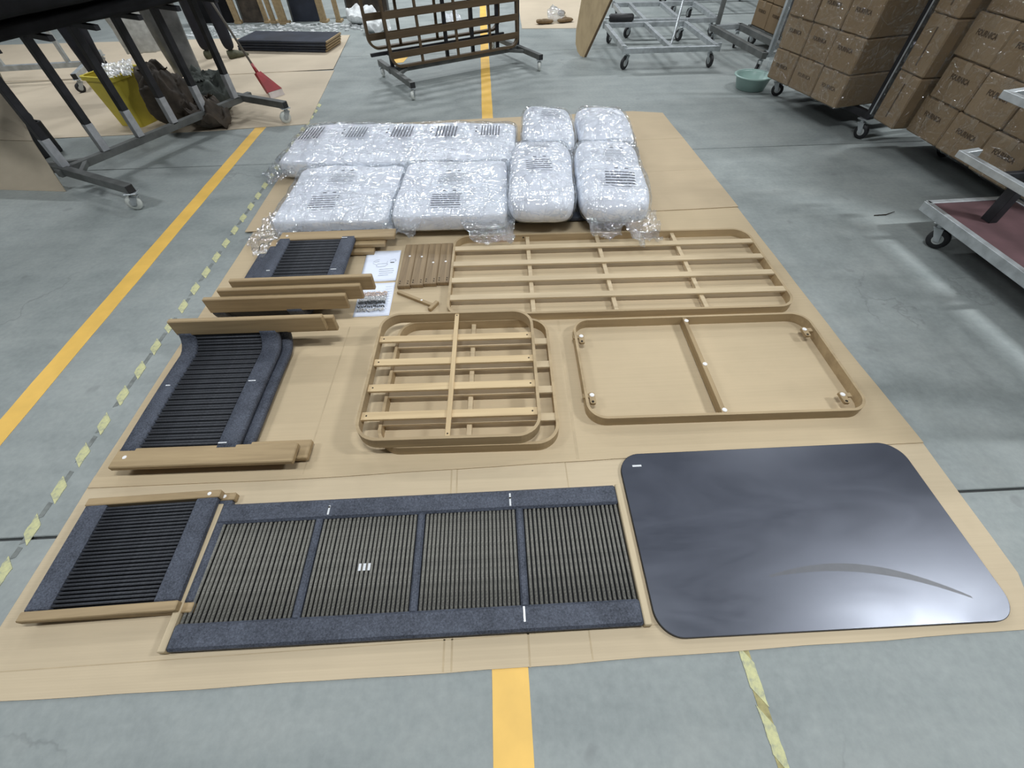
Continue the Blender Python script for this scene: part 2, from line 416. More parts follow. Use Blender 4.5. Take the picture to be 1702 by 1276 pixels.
def stripe(label, x0a, x1a, ya, x0b, x1b, yb, z=0.0012, name='painted_line', mat='orange', cat='floor marking'):
    n = 40; vs = []; fs = []
    for i in range(n + 1):
        t = i / n; y = ya + (yb - ya) * t
        j0 = 0.004 * noise.noise((y * 5, 1.3, x0a)); j1 = 0.004 * noise.noise((y * 5, 7.7, x0a))
        vs += [(x0a + (x0b - x0a) * t + j0, y, z), (x1a + (x1b - x1a) * t + j1, y, z)]
    for i in range(n): fs.append((2 * i, 2 * i + 1, 2 * i + 3, 2 * i + 2))
    k = len(vs)
    vs += [(a, b, 0.0002) for a, b, c in vs]
    fs += [(2 * i + 2, 2 * i, k + 2 * i, k + 2 * i + 2) for i in range(n)] + [(2 * i + 1, 2 * i + 3, k + 2 * i + 3, k + 2 * i + 1) for i in range(n)]
    return tag(MB().add(vs, fs).build(name, mat), label, cat)

stripe('solid orange floor line running past the left of the cardboard', -2.275, -2.172, -1.5, -2.245, -2.147, 4.66)
stripe('solid orange floor line under the middle of the cardboard sheets', -0.068, 0.043, -1.5, -0.138, -0.035, 11.5)
tag(MB().prism([(-1.24, 7.2), (-1.20, 6.55), (-1.08, 6.58), (-0.98, 7.25)], 0.0002, 0.0014).build('painted_line', 'orange'),
    'short orange floor patch behind the slatted frame rack', 'floor marking')

def hazard_tape(label, x, y0, y1, w, pitch, first, slant, olive=False):
    t = thing('hazard_tape', label, 'tape', (x, y0, 0))
    if olive: MB().box(-w * 0.42, w * 0.42, 0, y1 - y0, 0.0002, 0.0011).build('tape_backing', 'tape_olive', t)
    else:
        yy = 0.0; rg = random.Random(2)
        while yy < y1 - y0 - 0.2:
            l = rg.uniform(0.04, 0.10); MB().prism([(-w * 0.26, yy), (w * 0.22, yy + 0.008), (w * 0.26, yy + l), (-w * 0.20, yy + l + 0.006)], 0.0002, 0.0010).build('tape_remnant', 'tape_grey', t); yy += l + rg.uniform(0.01, 0.07)
    k = 0; y = first - y0
    while y < y1 - y0 - pitch * 0.3:
        L = pitch * (0.50 if not olive else 0.72); pts = []
        for q in range(7):
            yy = L * q / 6; pts.append((-w / 2 + 0.004 * noise.noise((k * 3.1, q * 1.7, x)), yy + slant / 2))
        for q in range(6, -1, -1):
            yy = L * q / 6; pts.append((w / 2 + 0.004 * noise.noise((k * 5.3, q * 1.9, x + 4)), yy - slant / 2))
        MB().prism(pts, 0.0004, 0.0020).build('tape_dash', 'tape', t, loc=(0, y - L / 2, 0))
        y += pitch; k += 1
    return t
hazard_tape('worn yellow and black hazard tape along the left side of the cardboard', -1.777, -0.6, 5.2, 0.042, 0.1585, 0.055, 0.045)
hazard_tape('bright yellow hazard tape on the floor in front of the black tabletop', 0.699, -0.9, 0.60, 0.033, 0.15, -0.78, 0.05, True)

# cardboard laid on the floor --------------------------------------------------
def sheet(name, label, outline, z0, th, mat, warp=0.004, creases=()):
    bm = bmesh.new()
    xs = [p[0] for p in outline]; ys = [p[1] for p in outline]
    o = MB().prism([(x + 0.003 * noise.noise((x * 4, y * 4, 3)), y + 0.003 * noise.noise((x * 4, y * 4, 9))) for x, y in outline], 0, th)
    t = tag(o.build(name, mat, None, loc=(0, 0, z0)), label, 'cardboard')
    for (ax, ay, bx, by, w) in creases:
        d = Vector((bx - ax, by - ay, 0)).normalized(); nrm = Vector((-d.y, d.x, 0)) * w / 2
        a = Vector((ax, ay, 0)); b = Vector((bx, by, 0))
        MB().prism([(a - nrm)[:2], (b - nrm)[:2], (b + nrm)[:2], (a + nrm)[:2]], th - 0.001, th + 0.0004).build('crease', 'crease', t)
    return t
def dense(pts, step=0.12):
    out = []
    for i in range(len(pts)):
        a = Vector(pts[i]); b = Vector(pts[(i + 1) % len(pts)]); n = max(1, int((b - a).length / step))
        for k in range(n): out.append(tuple(a + (b - a) * k / n))
    return out
sheet('cardboard_sheet', 'front cardboard sheet under the black tabletop and flat woven panels',
      dense([(-1.66, 0.158), (-0.22, 0.168), (1.64, 0.196), (1.70, 0.36), (1.715, 0.875), (-1.665, 0.90)]), 0.0002, 0.004, 'card_front',
      creases=((-0.223, 0.17, -0.226, 0.87, 0.006), (-0.198, 0.17, -0.204, 0.87, 0.006), (0.232, 0.18, 0.232, 0.87, 0.005), (0.04, 0.17, 0.04, 0.30, 0.006), (-1.6, 0.235, 1.6, 0.28, 0.003)))
sheet('cardboard_sheet', 'middle cardboard sheet under the wooden frames',
      dense([(-1.66, 0.845), (-0.9, 0.838), (0.43, 0.862), (1.715, 0.868), (1.69, 1.45), (1.675, 2.80), (-1.63, 2.74)]), 0.0046, 0.004, 'card_mid',
      creases=((0.285, 0.87, 0.30, 1.70, 0.012), (-0.82, 0.86, -0.80, 1.72, 0.006)))
sheet('cardboard_sheet', 'rear cardboard sheet under the film-wrapped cushions',
      dense([(-1.685, 2.70), (1.68, 2.785), (1.665, 3.5), (1.635, 4.57), (1.36, 4.64), (-1.70, 4.50)]), 0.0090, 0.005, 'card_back',
      creases=((1.05, 3.95, 1.66, 3.97, 0.006), (1.0, 3.35, 1.66, 3.37, 0.004)))
for lab, pts, z0 in (('pale cardboard sheet under the dark wheeled rack at left', [(-6.6, 4.42), (-4.0, 4.48), (-2.60, 4.53), (-1.76, 4.62), (-1.88, 6.32), (-6.6, 6.30)], 0.0003),
                     ('pale cardboard sheet under the stack of navy slabs', [(-7.8, 6.28), (-3.1, 6.27), (-1.90, 6.36), (-2.02, 8.02), (-7.8, 8.05)], 0.0045),
                     ('pale sheet on the far floor between rack and plywood board', [(0.50, 8.12), (1.42, 8.03), (1.75, 10.4), (0.55, 10.5)], 0.0003)):
    sheet('cardboard_sheet', lab, dense(pts, 0.2), z0, 0.004, 'card_pale')

Z1 = 0.0044   # top of the front sheet
Z2 = 0.0088   # top of the middle sheet
Z3 = 0.0142   # top of the rear sheet

# ================================================================== WOVEN PANELS
def strand_mesh(L, r, axis, n=7):
    p0 = [0, 0, 0]; p1 = [0, 0, 0]; p1[axis] = L
    return MB().tube([p0, p1], r, n).mesh('rope_strand', True)

def flat_panel_small(label):
    W, D, T = 0.482, 0.415, 0.026
    t = thing('woven_panel', label, 'woven panel')
    for y in (0, D - 0.030):
        MB().cbox(-0.004, W + 0.004, y, y + 0.030, 0, T + 0.002, 0.003).build('wood_rail', 'wood_x', t)
    for x in (0, W - 0.078):
        MB().cbox(x, x + 0.078, 0.028, D - 0.028, 0.001, T + 0.002, 0.006).build('rope_band', 'rope', t)
    MB().cbox(0.05, W - 0.05, 0.02, D - 0.02, 0.002, 0.005, 0.001).build('backing_web', 'dowel', t)
    me = strand_mesh(W - 0.15, 0.0048, 0); me.materials.append(M['strand'])
    n = 27
    for i in range(n):
        y = 0.036 + (D - 0.072) * (i + 0.5) / n
        obj('rope_strand', me, None, t, (0.075, y, 0.017 + 0.0012 * math.sin(i * 1.9)))
    for y in (0.12, 0.22, 0.32):
        MB().cbox(0.07, W - 0.07, y - 0.012, y + 0.012, 0.002, 0.008, 0.002).build('support_bar', 'dowel', t)
    MB().lathe([(0.0, 0.0015), (0.007, 0.001), (0.007, 0)], 12).build('felt_pad', 'felt', t, loc=(W - 0.035, D - 0.015, T + 0.002))
    return t
sp = flat_panel_small('lower small woven panel under its twin at bottom left of the cardboard')
sp.location = (-1.528, 0.366, Z1); sp.rotation_euler = (0, 0, 0.004)
sp2 = copy_tree(sp); sp2.location = (-1.562, 0.358, Z1 + 0.0285); sp2.rotation_euler = (0, 0, 0.022)
tag(sp2, 'upper small woven rope panel with oak rails at bottom left of the cardboard')

def flat_panel_long(label):
    W, D, T = 1.525, 0.476, 0.030
    t = thing('woven_panel', label, 'woven panel')
    for x in (0, W - 0.024):
        MB().cbox(x, x + 0.024, -0.002, D + 0.002, 0, T + 0.002, 0.003).build('wood_rail', 'rail_pale', t)
    for y in (0, D - 0.076):
        MB().cbox(0.022, W - 0.022, y, y + 0.076, 0.001, T + 0.002, 0.008).build('rope_band', 'rope', t)
    bars = (0.398, 0.772, 1.132)
    for x in bars:
        MB().cbox(x - 0.013, x + 0.013, 0.07, D - 0.07, 0.003, T - 0.001, 0.006).build('rope_crossbar', 'rope', t)
    edges = [0.024] + [b for b in bars] + [W - 0.024]
    MB().cbox(0.02, W - 0.02, 0.06, D - 0.06, 0.002, 0.006, 0.001).build('backing_web', 'dowel', t)
    me = strand_mesh(D - 0.146, 0.0056, 1); me.materials.append(M['strand_k'])
    for s in range(4):
        a = edges[s] + (0.004 if s == 0 else 0.015); b = edges[s + 1] - (0.004 if s == 3 else 0.015)
        n = 23 if s != 3 else 22
        for i in range(n):
            obj('rope_strand', me, None, t, (a + (b - a) * (i + 0.5) / n, 0.073, 0.0175 + 0.0015 * math.sin(i * 2.3 + s)))
    for x, y, l in ((0.428, D - 0.064, 0.036), (1.10, D - 0.066, 0.05), (1.128, 0.026, 0.045)):
        o = MB().cbox(-0.0035, 0.0035, 0, l, T + 0.0005, T + 0.0045, 0.001).build('metal_tab', 'white_tab', t, loc=(x, y, 0)); tag(o, 'white metal tab')
    for x in (0.428, 1.10):
        MB().lathe([(0, 0.0012), (0.0036, 0.0012), (0.0036, 0)], 10).build('tab_hole', 'hole', t, loc=(x, D - 0.035, T + 0.0045))
    for k, dx in enumerate((-0.016, 0.0, 0.016)):
        o = MB().cbox(-0.0045, 0.0045, -0.012, 0.012, 0.0228, 0.0236, 0.0003).build('paper_label', 'white_tab', t, loc=(0.592 + dx, 0.222, 0))
    return t
lp = flat_panel_long('long flat woven rope back panel in the front row')
lp.location = (-1.097, 0.259, Z1); lp.rotation_euler = (0, 0, 0.001)
lp2 = copy_tree(lp); tag(lp2, 'dark woven panel mostly hidden under the film-wrapped cushions and pillows')
lp2.location = (-0.62, 2.690, Z3); lp2.rotation_euler = (0, 0, -0.02)

CP_L, CP_W = 0.715, 0.475
def curved_panel(label):
    """flat rail at y=0..0.085, rope run flat, curl up to a standing rail at the far end"""
    t = thing('curved_woven_panel', label, 'woven panel')
    T = 0.026
    prof = [(0.075, T / 2)]
    ys, r = 0.60, 0.085
    for k in range(1, 9): prof.append((0.075 + (ys - 0.075) * k / 8, T / 2 + 0.004 * math.sin(k / 8 * PI)))
    for k in range(1, 9):
        a = PI / 2 * k / 8
        prof.append((ys + r * math.sin(a), T / 2 + r * (1 - math.cos(a))))
    yR = ys + r
    o = MB().cbox(0, CP_L, 0, 0.088, 0.0, T, 0.004).build('wood_rail', 'wood_x', t)
    o = MB().cbox(0, CP_L, yR - T / 2, yR + T / 2, T / 2 + r - 0.012, T / 2 + r + 0.075, 0.004).build('wood_rail', 'wood_x', t)
    MB().sweep_y(prof, 0.002, 0.078, T).build('rope_band', 'rope', t, True)
    MB().sweep_y(prof, CP_W - 0.088, CP_W, T + 0.004).build('rope_band', 'rope', t, True)
    me = strand_mesh(CP_W - 0.160, 0.0058, 0); me.materials.append(M['strand'])
    seg = []; tot = 0
    for i in range(len(prof) - 1):
        l = (Vector(prof[i + 1]) - Vector(prof[i])).length; seg.append((tot, l)); tot += l
    n = 44
    for i in range(n):
        s = 0.012 + (tot - 0.020) * i / (n - 1)
        for k, (s0, l) in enumerate(seg):
            if s0 <= s <= s0 + l + 1e-6:
                f = (s - s0) / l; y = prof[k][0] * (1 - f) + prof[k + 1][0] * f; z = prof[k][1] * (1 - f) + prof[k + 1][1] * f; break
        obj('rope_strand', me, None, t, (0.075, y, z + 0.003 * (1 if i % 2 else -0.2)))
    MB().sweep_y([(y, z - 0.003) for y, z in prof], 0.07, CP_W - 0.08, 0.004).build('backing_web', 'dowel', t, True)
    for x, y, l in ((0.035, 0.41, 0.02), (CP_W - 0.075, 0.42, 0.034), (CP_W - 0.08, 0.094, 0.034)):
        o = MB().cbox(0, l, -0.003, 0.003, T + 0.003, T + 0.006, 0.001).build('metal_tab', 'white_tab', t, loc=(x, y, 0)); tag(o, 'white metal tab')
    MB().lathe([(0, 0.0018), (0.008, 0.001), (0.008, 0)], 12).build('felt_pad', 'felt', t, loc=(0.045, 0.045, T))
    return t
cp = curved_panel('upper curved woven arm panel of the pair curling away, left of the square frames')
cp.location = (-1.556, 0.888, Z2 + 0.046); cp.rotation_euler = (0.0, 0, -0.012)
c2 = copy_tree(cp); c2.location = (-1.520, 0.918, Z2 + 0.012); c2.rotation_euler = (0, 0, -0.008)
tag(c2, 'lower curved woven arm panel of the pair curling away, left of the square frames')
for loc, rz, lab in (((-0.640, 2.530, Z2 + 0.062), PI - 0.005, 'topmost of the three nested curved panels in front of the left square cushion'),
                     ((-0.700, 2.495, Z2 + 0.034), PI - 0.005, 'middle of the three nested curved panels in front of the left square cushion'),
                     ((-0.770, 2.462, Z2 + 0.006), PI - 0.012, 'lowest of the three nested curved panels, its standing rail nearest the camera')):
    c = copy_tree(cp); c.rotation_euler = (0, 0, rz)
    c.location = loc
    # mirrored in x so that the rail ends stick out on the right
    c.scale = (-1, 1, 1)
    c.location.x = loc[0] - CP_L
    tag(c, lab)

# ================================================================== WOODEN FRAMES
def frame(name, label, W, D, Hh, r, th, loc, rz, slats, slat_w, bars, bar_w, slat_mat, bar_mat, slat_z, bar_z, through=False, cat='frame', sl_t=0.012, br_t=0.014):
    t = thing(name, label, cat, loc, rz)
    o = rrect(-W / 2, W / 2, -D / 2, D / 2, r, 10); i = rrect(-W / 2 + th, W / 2 - th, -D / 2 + th, D / 2 - th, r - th, 10)
    MB().ring(o, i, 0, Hh).build('bent_rim', 'wood_band', t)
    for y in slats:
        MB().cbox(-W / 2 + th * 0.6, W / 2 - th * 0.6, y - slat_w / 2, y + slat_w / 2, slat_z - sl_t, slat_z, 0.0015).build('slat', slat_mat, t)
    for x in bars:
        MB().cbox(x - bar_w / 2, x + bar_w / 2, -D / 2 + th * 0.6, D / 2 - th * 0.6, bar_z - br_t, bar_z, 0.0015).build('crossbar', bar_mat, t)
    return t
sofa = frame('sofa_seat_frame', 'long wooden sofa seat frame with four slats below the wrapped pillows', 1.855, 0.762, 0.047, 0.10, 0.014, (0.645, 2.083, Z2), -0.021,
             (0.240, 0.080, -0.077, -0.230), 0.044, (-0.465, -0.025, 0.455), 0.024, 'sofa_slat', 'sofa_slat', 0.046, 0.033)
MB().lathe([(0, 0.001), (0.005, 0.001), (0.005, 0)], 10).build('screw', 'hole', sofa, loc=(-0.49, 0.366, 0.03), rot=(PI / 2, 0, 0))
sq = frame('chair_seat_frame', 'lower square wooden seat frame, shifted right under the upper one', 0.755, 0.755, 0.052, 0.10, 0.013, (-0.150, 1.300, Z2), -0.02,
           (0.215, 0.062, -0.090, -0.240), 0.040, (0.0,), 0.022, 'sofa_slat', 'sofa_slat', 0.046, 0.032)
sq2 = frame('chair_seat_frame', 'upper square wooden seat frame with pale slats and centre bar on top', 0.755, 0.755, 0.054, 0.10, 0.013, (-0.228, 1.305, Z2 + 0.053), -0.018,
            (0.208, 0.056, -0.096, -0.246), 0.040, (0.0,), 0.021, 'pale_x', 'pale_y', 0.040, 0.050, br_t=0.009)
for y in (0.208, 0.056, -0.096, -0.246):
    for x in (-0.345, 0.345):
        MB().lathe([(0, 0.0008), (0.0038, 0.0008), (0.0038, 0)], 8).build('screw', 'hole', sq2, loc=(x, y, 0.040))
for y in (0.352, -0.352):
    MB().lathe([(0, 0.0008), (0.0035, 0.0008), (0.0035, 0)], 8).build('screw', 'hole', sq2, loc=(0, y, 0.050))
tb = frame('table_base_frame', 'open rounded table base frame with one centre bar and white pads', 1.205, 0.625, 0.052, 0.085, 0.012, (0.957, 1.328, Z2), -0.016,
           (), 0.03, (-0.025,), 0.020, 'wood_x', 'wood_y', 0.04, 0.049, br_t=0.045)
PADS = [(-0.568, 0.192, 0.046), (-0.570, -0.180, 0.046), (-0.021, 0.276, 0.049), (-0.021, -0.022, 0.049), (-0.021, -0.286, 0.049), (0.545, 0.190, 0.046), (0.520, -0.222, 0.046)]
for k, (x, y, z) in enumerate(PADS):
    if k in (0, 1, 5, 6):
        MB().prism(rrect(-0.013, 0.013, -0.046, 0.016, 0.008, 4), z - 0.012, z).build('corner_block', 'wood_y', tb, loc=(x, y, 0))
        MB().cbox(-0.04, -0.008, -0.012, 0.012, z - 0.012, z - 0.002, 0.002).build('block_tongue', 'wood_y', tb, loc=(x, y, 0), rot=(0, 0, 0 if x < 0 else PI))
        MB().lathe([(0, 0.0008), (0.006, 0.0008), (0.006, 0)], 10).build('bolt_hole', 'hole', tb, loc=(x - 0.001, y - 0.036, z))
    MB().lathe([(0, 0.004), (0.006, 0.004), (0.0105, 0.002), (0.0105, 0)], 16).build('felt_pad', 'felt', tb, loc=(x, y, z))

# ------------------------------------------------------------------ black tabletop
bt = thing('tabletop', 'black tabletop board with rounded corners lying on the front cardboard', 'tabletop', (1.02, 0.547, Z1), -0.002)
o = rrect(-0.575, 0.575, -0.327, 0.327, 0.085, 14); oi = rrect(-0.573, 0.573, -0.325, 0.325, 0.083, 14)
MB().prism(o, 0, 0.012).build('board_edge', 'board_edge', bt)
MB().prism(oi, 0.0115, 0.0135).build('board_top', 'board', bt)
s = MB().cbox(-0.018, 0.018, -0.004, 0.004, 0.0135, 0.0140, 0.0001).build('sticker', 'white_tab', bt, loc=(-0.508, 0.272, 0)); tag(s, 'tiny silver sticker')

arc = [(-0.16 + 0.62 * k / 24, 0.0) for k in range(25)]  # thin curved strip of duller finish on the board top
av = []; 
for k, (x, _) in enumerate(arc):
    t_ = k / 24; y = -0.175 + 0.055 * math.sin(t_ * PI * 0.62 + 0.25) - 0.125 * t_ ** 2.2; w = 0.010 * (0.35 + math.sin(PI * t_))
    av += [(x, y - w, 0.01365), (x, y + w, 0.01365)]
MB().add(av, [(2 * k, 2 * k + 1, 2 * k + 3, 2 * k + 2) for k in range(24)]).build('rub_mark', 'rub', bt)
# ------------------------------------------------------------------ four leg boards, T piece
order = ('leftmost', 'second from left', 'third from left', 'rightmost')
for k in range(4):
    x0 = -0.585 + k * 0.0745
    b = thing('leg_board', f'flat wooden leg board, {order[k]} of four beside the sofa frame', 'wooden board', (x0, 2.025, Z2), -0.012, 'four leg boards beside the sofa frame')
    MB().cbox(0, 0.0735, 0.006 * (k - 1), 0.415, 0, 0.025, 0.003).build('plank', 'leg_wood', b)
    MB().lathe([(0, 0.002), (0.007, 0.001), (0.007, 0)], 12).build('felt_pad', 'felt', b, loc=(0.04, (0.285, 0.275, 0.21, 0.215)[k], 0.025))
    for dx in (0.013, 0.058):
        for dy in (0.022, 0.042):
            MB().lathe([(0, 0.0006), (0.0042, 0.0006), (0.0042, 0)], 8).build('drill_hole', 'hole', b, loc=(dx, dy + 0.006 * (k - 1), 0.025))
tp = thing('wooden_tee', 'small T-shaped wooden piece lying below the four leg boards', 'wooden part', (-0.578, 1.985, Z2), -0.565)
MB().cbox(0, 0.245, -0.010, 0.010, 0, 0.018, 0.002).build('shaft', 'wood_x', tp)
MB().cbox(0.240, 0.262, -0.040, 0.036, 0, 0.022, 0.003).build('head', 'wood_y', tp)
MB().lathe([(0, 0.001), (0.006, 0.001), (0.006, 0)], 10).build('felt_pad', 'felt', tp, loc=(0.17, 0.0, 0.018))

# ------------------------------------------------------------------ instruction sheets and hardware
def curl_sheet(w, d, lift):
    vs = []; fs = []; n = 10
    for j in range(n + 1):
        for i in range(n + 1):
            x = w * i / n; y = d * j / n
            z = lift * ((j / n) ** 3) * (0.4 + 0.6 * (1 - i / n)) + 0.001 * math.sin(i * 0.8)
            vs.append((x, y, z + 0.0012))
    for j in range(n):
        for i in range(n):
            a = j * (n + 1) + i; fs.append((a, a + 1, a + n + 2, a + n + 1))
    k = len(vs); vs += [(x, y, z - 0.0008) for x, y, z in vs]; fs += [tuple(k + q for q in f[::-1]) for f in fs]
    for i in range(n):
        fs += [(i, i + 1, k + i + 1, k + i), (n * (n + 1) + i + 1, n * (n + 1) + i, k + n * (n + 1) + i, k + n * (n + 1) + i + 1),
               ((i + 1) * (n + 1), i * (n + 1), k + i * (n + 1), k + (i + 1) * (n + 1)), (i * (n + 1) + n, (i + 1) * (n + 1) + n, k + (i + 1) * (n + 1) + n, k + i * (n + 1) + n)]
    return MB().add(vs, fs)
is1 = thing('instruction_sheet', 'white assembly instruction sheet with a line drawing of furniture', 'paper', (-0.818, 2.100, Z2 + 0.001), 0.01)
curl_sheet(0.212, 0.305, 0.006).build('page', 'paper', is1, True)
pr = MB()
def dl(mb, pts, r=0.0011, z=0.0028): mb.tube([(x, y, z + 0.0045 * (y / 0.305) ** 3) for x, y in pts], r, 4)
dl(pr, [(0.055, 0.175), (0.055, 0.195), (0.07, 0.21), (0.09, 0.212)]); dl(pr, [(0.055, 0.175), (0.075, 0.165), (0.08, 0.14)])
dl(pr, [(0.08, 0.17), (0.135, 0.175), (0.145, 0.165), (0.13, 0.145), (0.085, 0.14), (0.08, 0.165)]); dl(pr, [(0.06, 0.19), (0.09, 0.195)])
dl(pr, [(0.155, 0.20), (0.165, 0.21), (0.185, 0.212), (0.192, 0.20), (0.185, 0.19)]); dl(pr, [(0.138, 0.175), (0.14, 0.195)])
for yy, xa, xb in ((0.115, 0.10, 0.185), (0.095, 0.10, 0.19), (0.075, 0.105, 0.185), (0.055, 0.10, 0.16)): dl(pr, [(xa, yy), (xb, yy + 0.003)])
pr.build('line_drawing', 'paper_print', is1)
pk = MB(); pk.cbox(0.158, 0.182, 0.178, 0.184, 0.003, 0.0042, 0.0002); pk.build('dark_mark', 'hole', is1)
is2 = thing('instruction_sheet', 'white sheet under the bag of bolts, below the drawing sheet', 'paper', (-0.800, 1.795, Z2), 0.005)
curl_sheet(0.196, 0.290, 0.0).build('page', 'paper', is2, True)
pr = MB()
for q in range(7): pr.tube([(0.145, 0.25 - q * 0.022, 0.0026), (0.185, 0.252 - q * 0.022, 0.0026)], 0.0008, 4)
pr.build('printed_lines', 'paper_print', is2)
hp = thing('hardware_pack', 'clear blister pack of bolts and screws on the white sheet', 'hardware', (-0.800, 1.795, Z2 + 0.003), 0.02)
rng = random.Random(3)
for nm, mt, rows in (('zinc_bolts', 'bolt', ((0.150, 26, 0.016), (0.130, 24, 0.016))), ('copper_bolts', 'bolt_c', ((0.19, 20, 0.014), (0.172, 20, 0.014))), ('dark_bolts', 'bolt_k', ((0.108, 24, 0.012), (0.074, 14, 0.010))), ('small_screws', 'bolt', ((0.045, 22, 0.018),))):
    mb = MB()
    for y, n, l in rows:
        for i in range(n):
            x = 0.014 + 0.150 * (i + 0.5) / n; a = rng.uniform(-0.9, 0.9) + PI / 2
            cx, cy = x, y + rng.uniform(-0.005, 0.005)
            mb.tube([(cx - l / 2 * math.cos(a), cy - l / 2 * math.sin(a), 0.004), (cx + l / 2 * math.cos(a), cy + l / 2 * math.sin(a), 0.005 + rng.uniform(0, 0.004))], [0.0044, 0.0028], 6)
    tag(mb.build(nm, mt, hp), kind='stuff')
vs = []; fs = []; n = 22
for j in range(n + 1):
    for i in range(n + 1):
        x = 0.004 + 0.172 * i / n; y = 0.022 + 0.186 * j / n
        e = min(i, n - i, j, n - j)
        vs.append((x, y, (0.001 if e == 0 else 0.011) + 0.004 * noise.noise((x * 90, y * 90, 1))))
for j in range(n):
    for i in range(n): a = j * (n + 1) + i; fs.append((a, a + 1, a + n + 2, a + n + 1))
MB().add(vs, fs).build('clear_bag', 'bag_film', hp, True)

# ================================================================== CUSHIONS IN FILM
def pillow_mesh(a, b, h, nx, m, nu, nv, amp, seed, freq=3.0, flat=0.0, ridge=0.0):
    vs = []; fs = []
    for j in range(nv + 1):
        ph = -PI / 2 + PI * j / nv
        # cluster rows near the rim
        s = abs(math.cos(ph)) ** (2 / m); t = math.copysign(abs(math.sin(ph)) ** (2 / m), ph)
        if j in (0, nv): s = 0
        for i in range(nu):
            th = 2 * PI * i / nu
            c, d = math.cos(th), math.sin(th)
            k = (abs(c) ** nx + abs(d) ** nx) ** (-1 / nx)
            x, y = a * c * k * s, b * d * k * s; z = h / 2 * (1 + t)
            nn = noise.fractal((x * freq + seed, y * freq, z * freq), 0.8, 2.0, 4) * amp
            rr = 0
            if ridge: rr = (0.5 - abs(noise.noise((x * 7 + seed, y * 7 + seed, z * 7)))) * ridge
            nz = z + (nn + rr) * (1 if t > -0.2 else 0.15)
            vs.append((x * (1 + (nn + rr) * 1.2), y * (1 + (nn + rr) * 1.2), max(nz, 0.0)))
    for j in range(nv):
        for i in range(nu):
            fs.append((j * nu + i, j * nu + (i + 1) % nu, (j + 1) * nu + (i + 1) % nu, (j + 1) * nu + i))
    return MB().add(vs, fs)
def top_z(x, y, a, b, h, nx, m):
    r = (abs(x / a) ** nx + abs(y / b) ** nx) ** (1 / nx)
    if r >= 0.999: return h / 2
    return h / 2 * (1 + (1 - r ** m) ** (1 / m))

def flap(w, l, amp, seed, droop=0.0, z0=0.03, n=26, taper=0.5):
    """loose crumpled end of the film bag: from y=0 (gathered at the cushion) out to y=-l"""
    vs = []; fs = []
    for j in range(n + 1):
        t = j / n
        for i in range(n + 1):
            u = i / n - 0.5
            x = u * w * (1 - taper * t) + 0.02 * noise.noise((seed, t * 4, u * 3)); y = -l * t * (0.75 + 0.35 * noise.noise((u * 4 + seed, 0.3, 1)))
            z = z0 * (1 - t) ** 1.3 + 0.012 + amp * (0.5 + 0.5 * t) * abs(noise.noise((x * 22 + seed, y * 22, seed))) + amp * 0.6 * abs(noise.noise((x * 60, y * 60 + seed, 2)))
            vs.append((x, y, max(0.003, z)))
    for j in range(n):
        for i in range(n): q = j * (n + 1) + i; fs.append((q, q + 1, q + n + 2, q + n + 1))
    return MB().add(vs, fs)

def print_block(mb, cx, cy, w, d, lines, ang, par, lift, seed, heavy=1.0, marks=True):
    """rows of words following the cushion's top surface"""
    rr = random.Random(seed); ca, sa = math.cos(ang), math.sin(ang)
    def P(u, v):
        x = cx + u * ca - v * sa; y = cy + u * sa + v * ca
        return (x, y, top_z(x, y, *par) + lift)
    def strip(u0, u1, v, t):
        n = max(1, int((u1 - u0) / 0.02)); vs = []; fs = []
        for i in range(n + 1):
            u = u0 + (u1 - u0) * i / n
            x, y, z = P(u, v - t); vs.append((x, y, z)); x, y, z = P(u, v + t); vs.append((x, y, z))
        for i in range(n): fs.append((2 * i, 2 * i + 1, 2 * i + 3, 2 * i + 2))
        mb.add(vs, fs)
    for k in range(lines):
        v = -d / 2 + d * (k + 0.5) / lines; u = -w / 2
        while u < w / 2 - 0.01:
            l = rr.uniform(0.015, 0.06); e = min(u + l, w / 2); strip(u, e, v, d / lines * 0.17 * heavy); u = e + 0.004
    if marks:
        for u in (-0.02, 0.045): strip(u - 0.012, u + 0.012, d / 2 + 0.035, 0.006)

def cushion(name, label, a, b, h, nx, m, loc, rz, seed, prints, flaps, group=None, amp=0.010, tilt=0.0):
    t = thing(name, label, 'cushion' if name != 'wrapped_pillow' else 'pillow', loc, rz, group); t.rotation_euler = (tilt, 0, rz)
    par = (a, b, h, nx, m)
    pillow_mesh(a, b, h, nx, m, 96, 28, amp, seed).build('cushion_body', 'fabric', t, True)
    pillow_mesh(a + 0.012, b + 0.012, h + 0.010, nx, m, 220, 64, amp * 1.2, seed + 0.3, 3.0, ridge=0.014).build('film_wrap', 'film', t, True)
    for q, (cx, cy, w, d, n, ang, heavy) in enumerate(prints):
        mb = MB(); print_block(mb, cx, cy, w, d, n, ang, par, 0.022, seed * 7 + q, heavy); tag(mb.build('warning_print', 'print', t), 'block of fine black warning print', kind='stuff')
    for q, (fx, fy, fa, fw, fl_, z0, tp_) in enumerate(flaps):
        flap(fw * 1.15, fl_ * 1.35, 0.055, seed + q * 2.1, z0=z0, taper=tp_).build('film_flap', 'film_loose', t, True, loc=(fx, fy, 0), rot=(0, 0, fa))
    return t
ZL = Z3 + 0.034
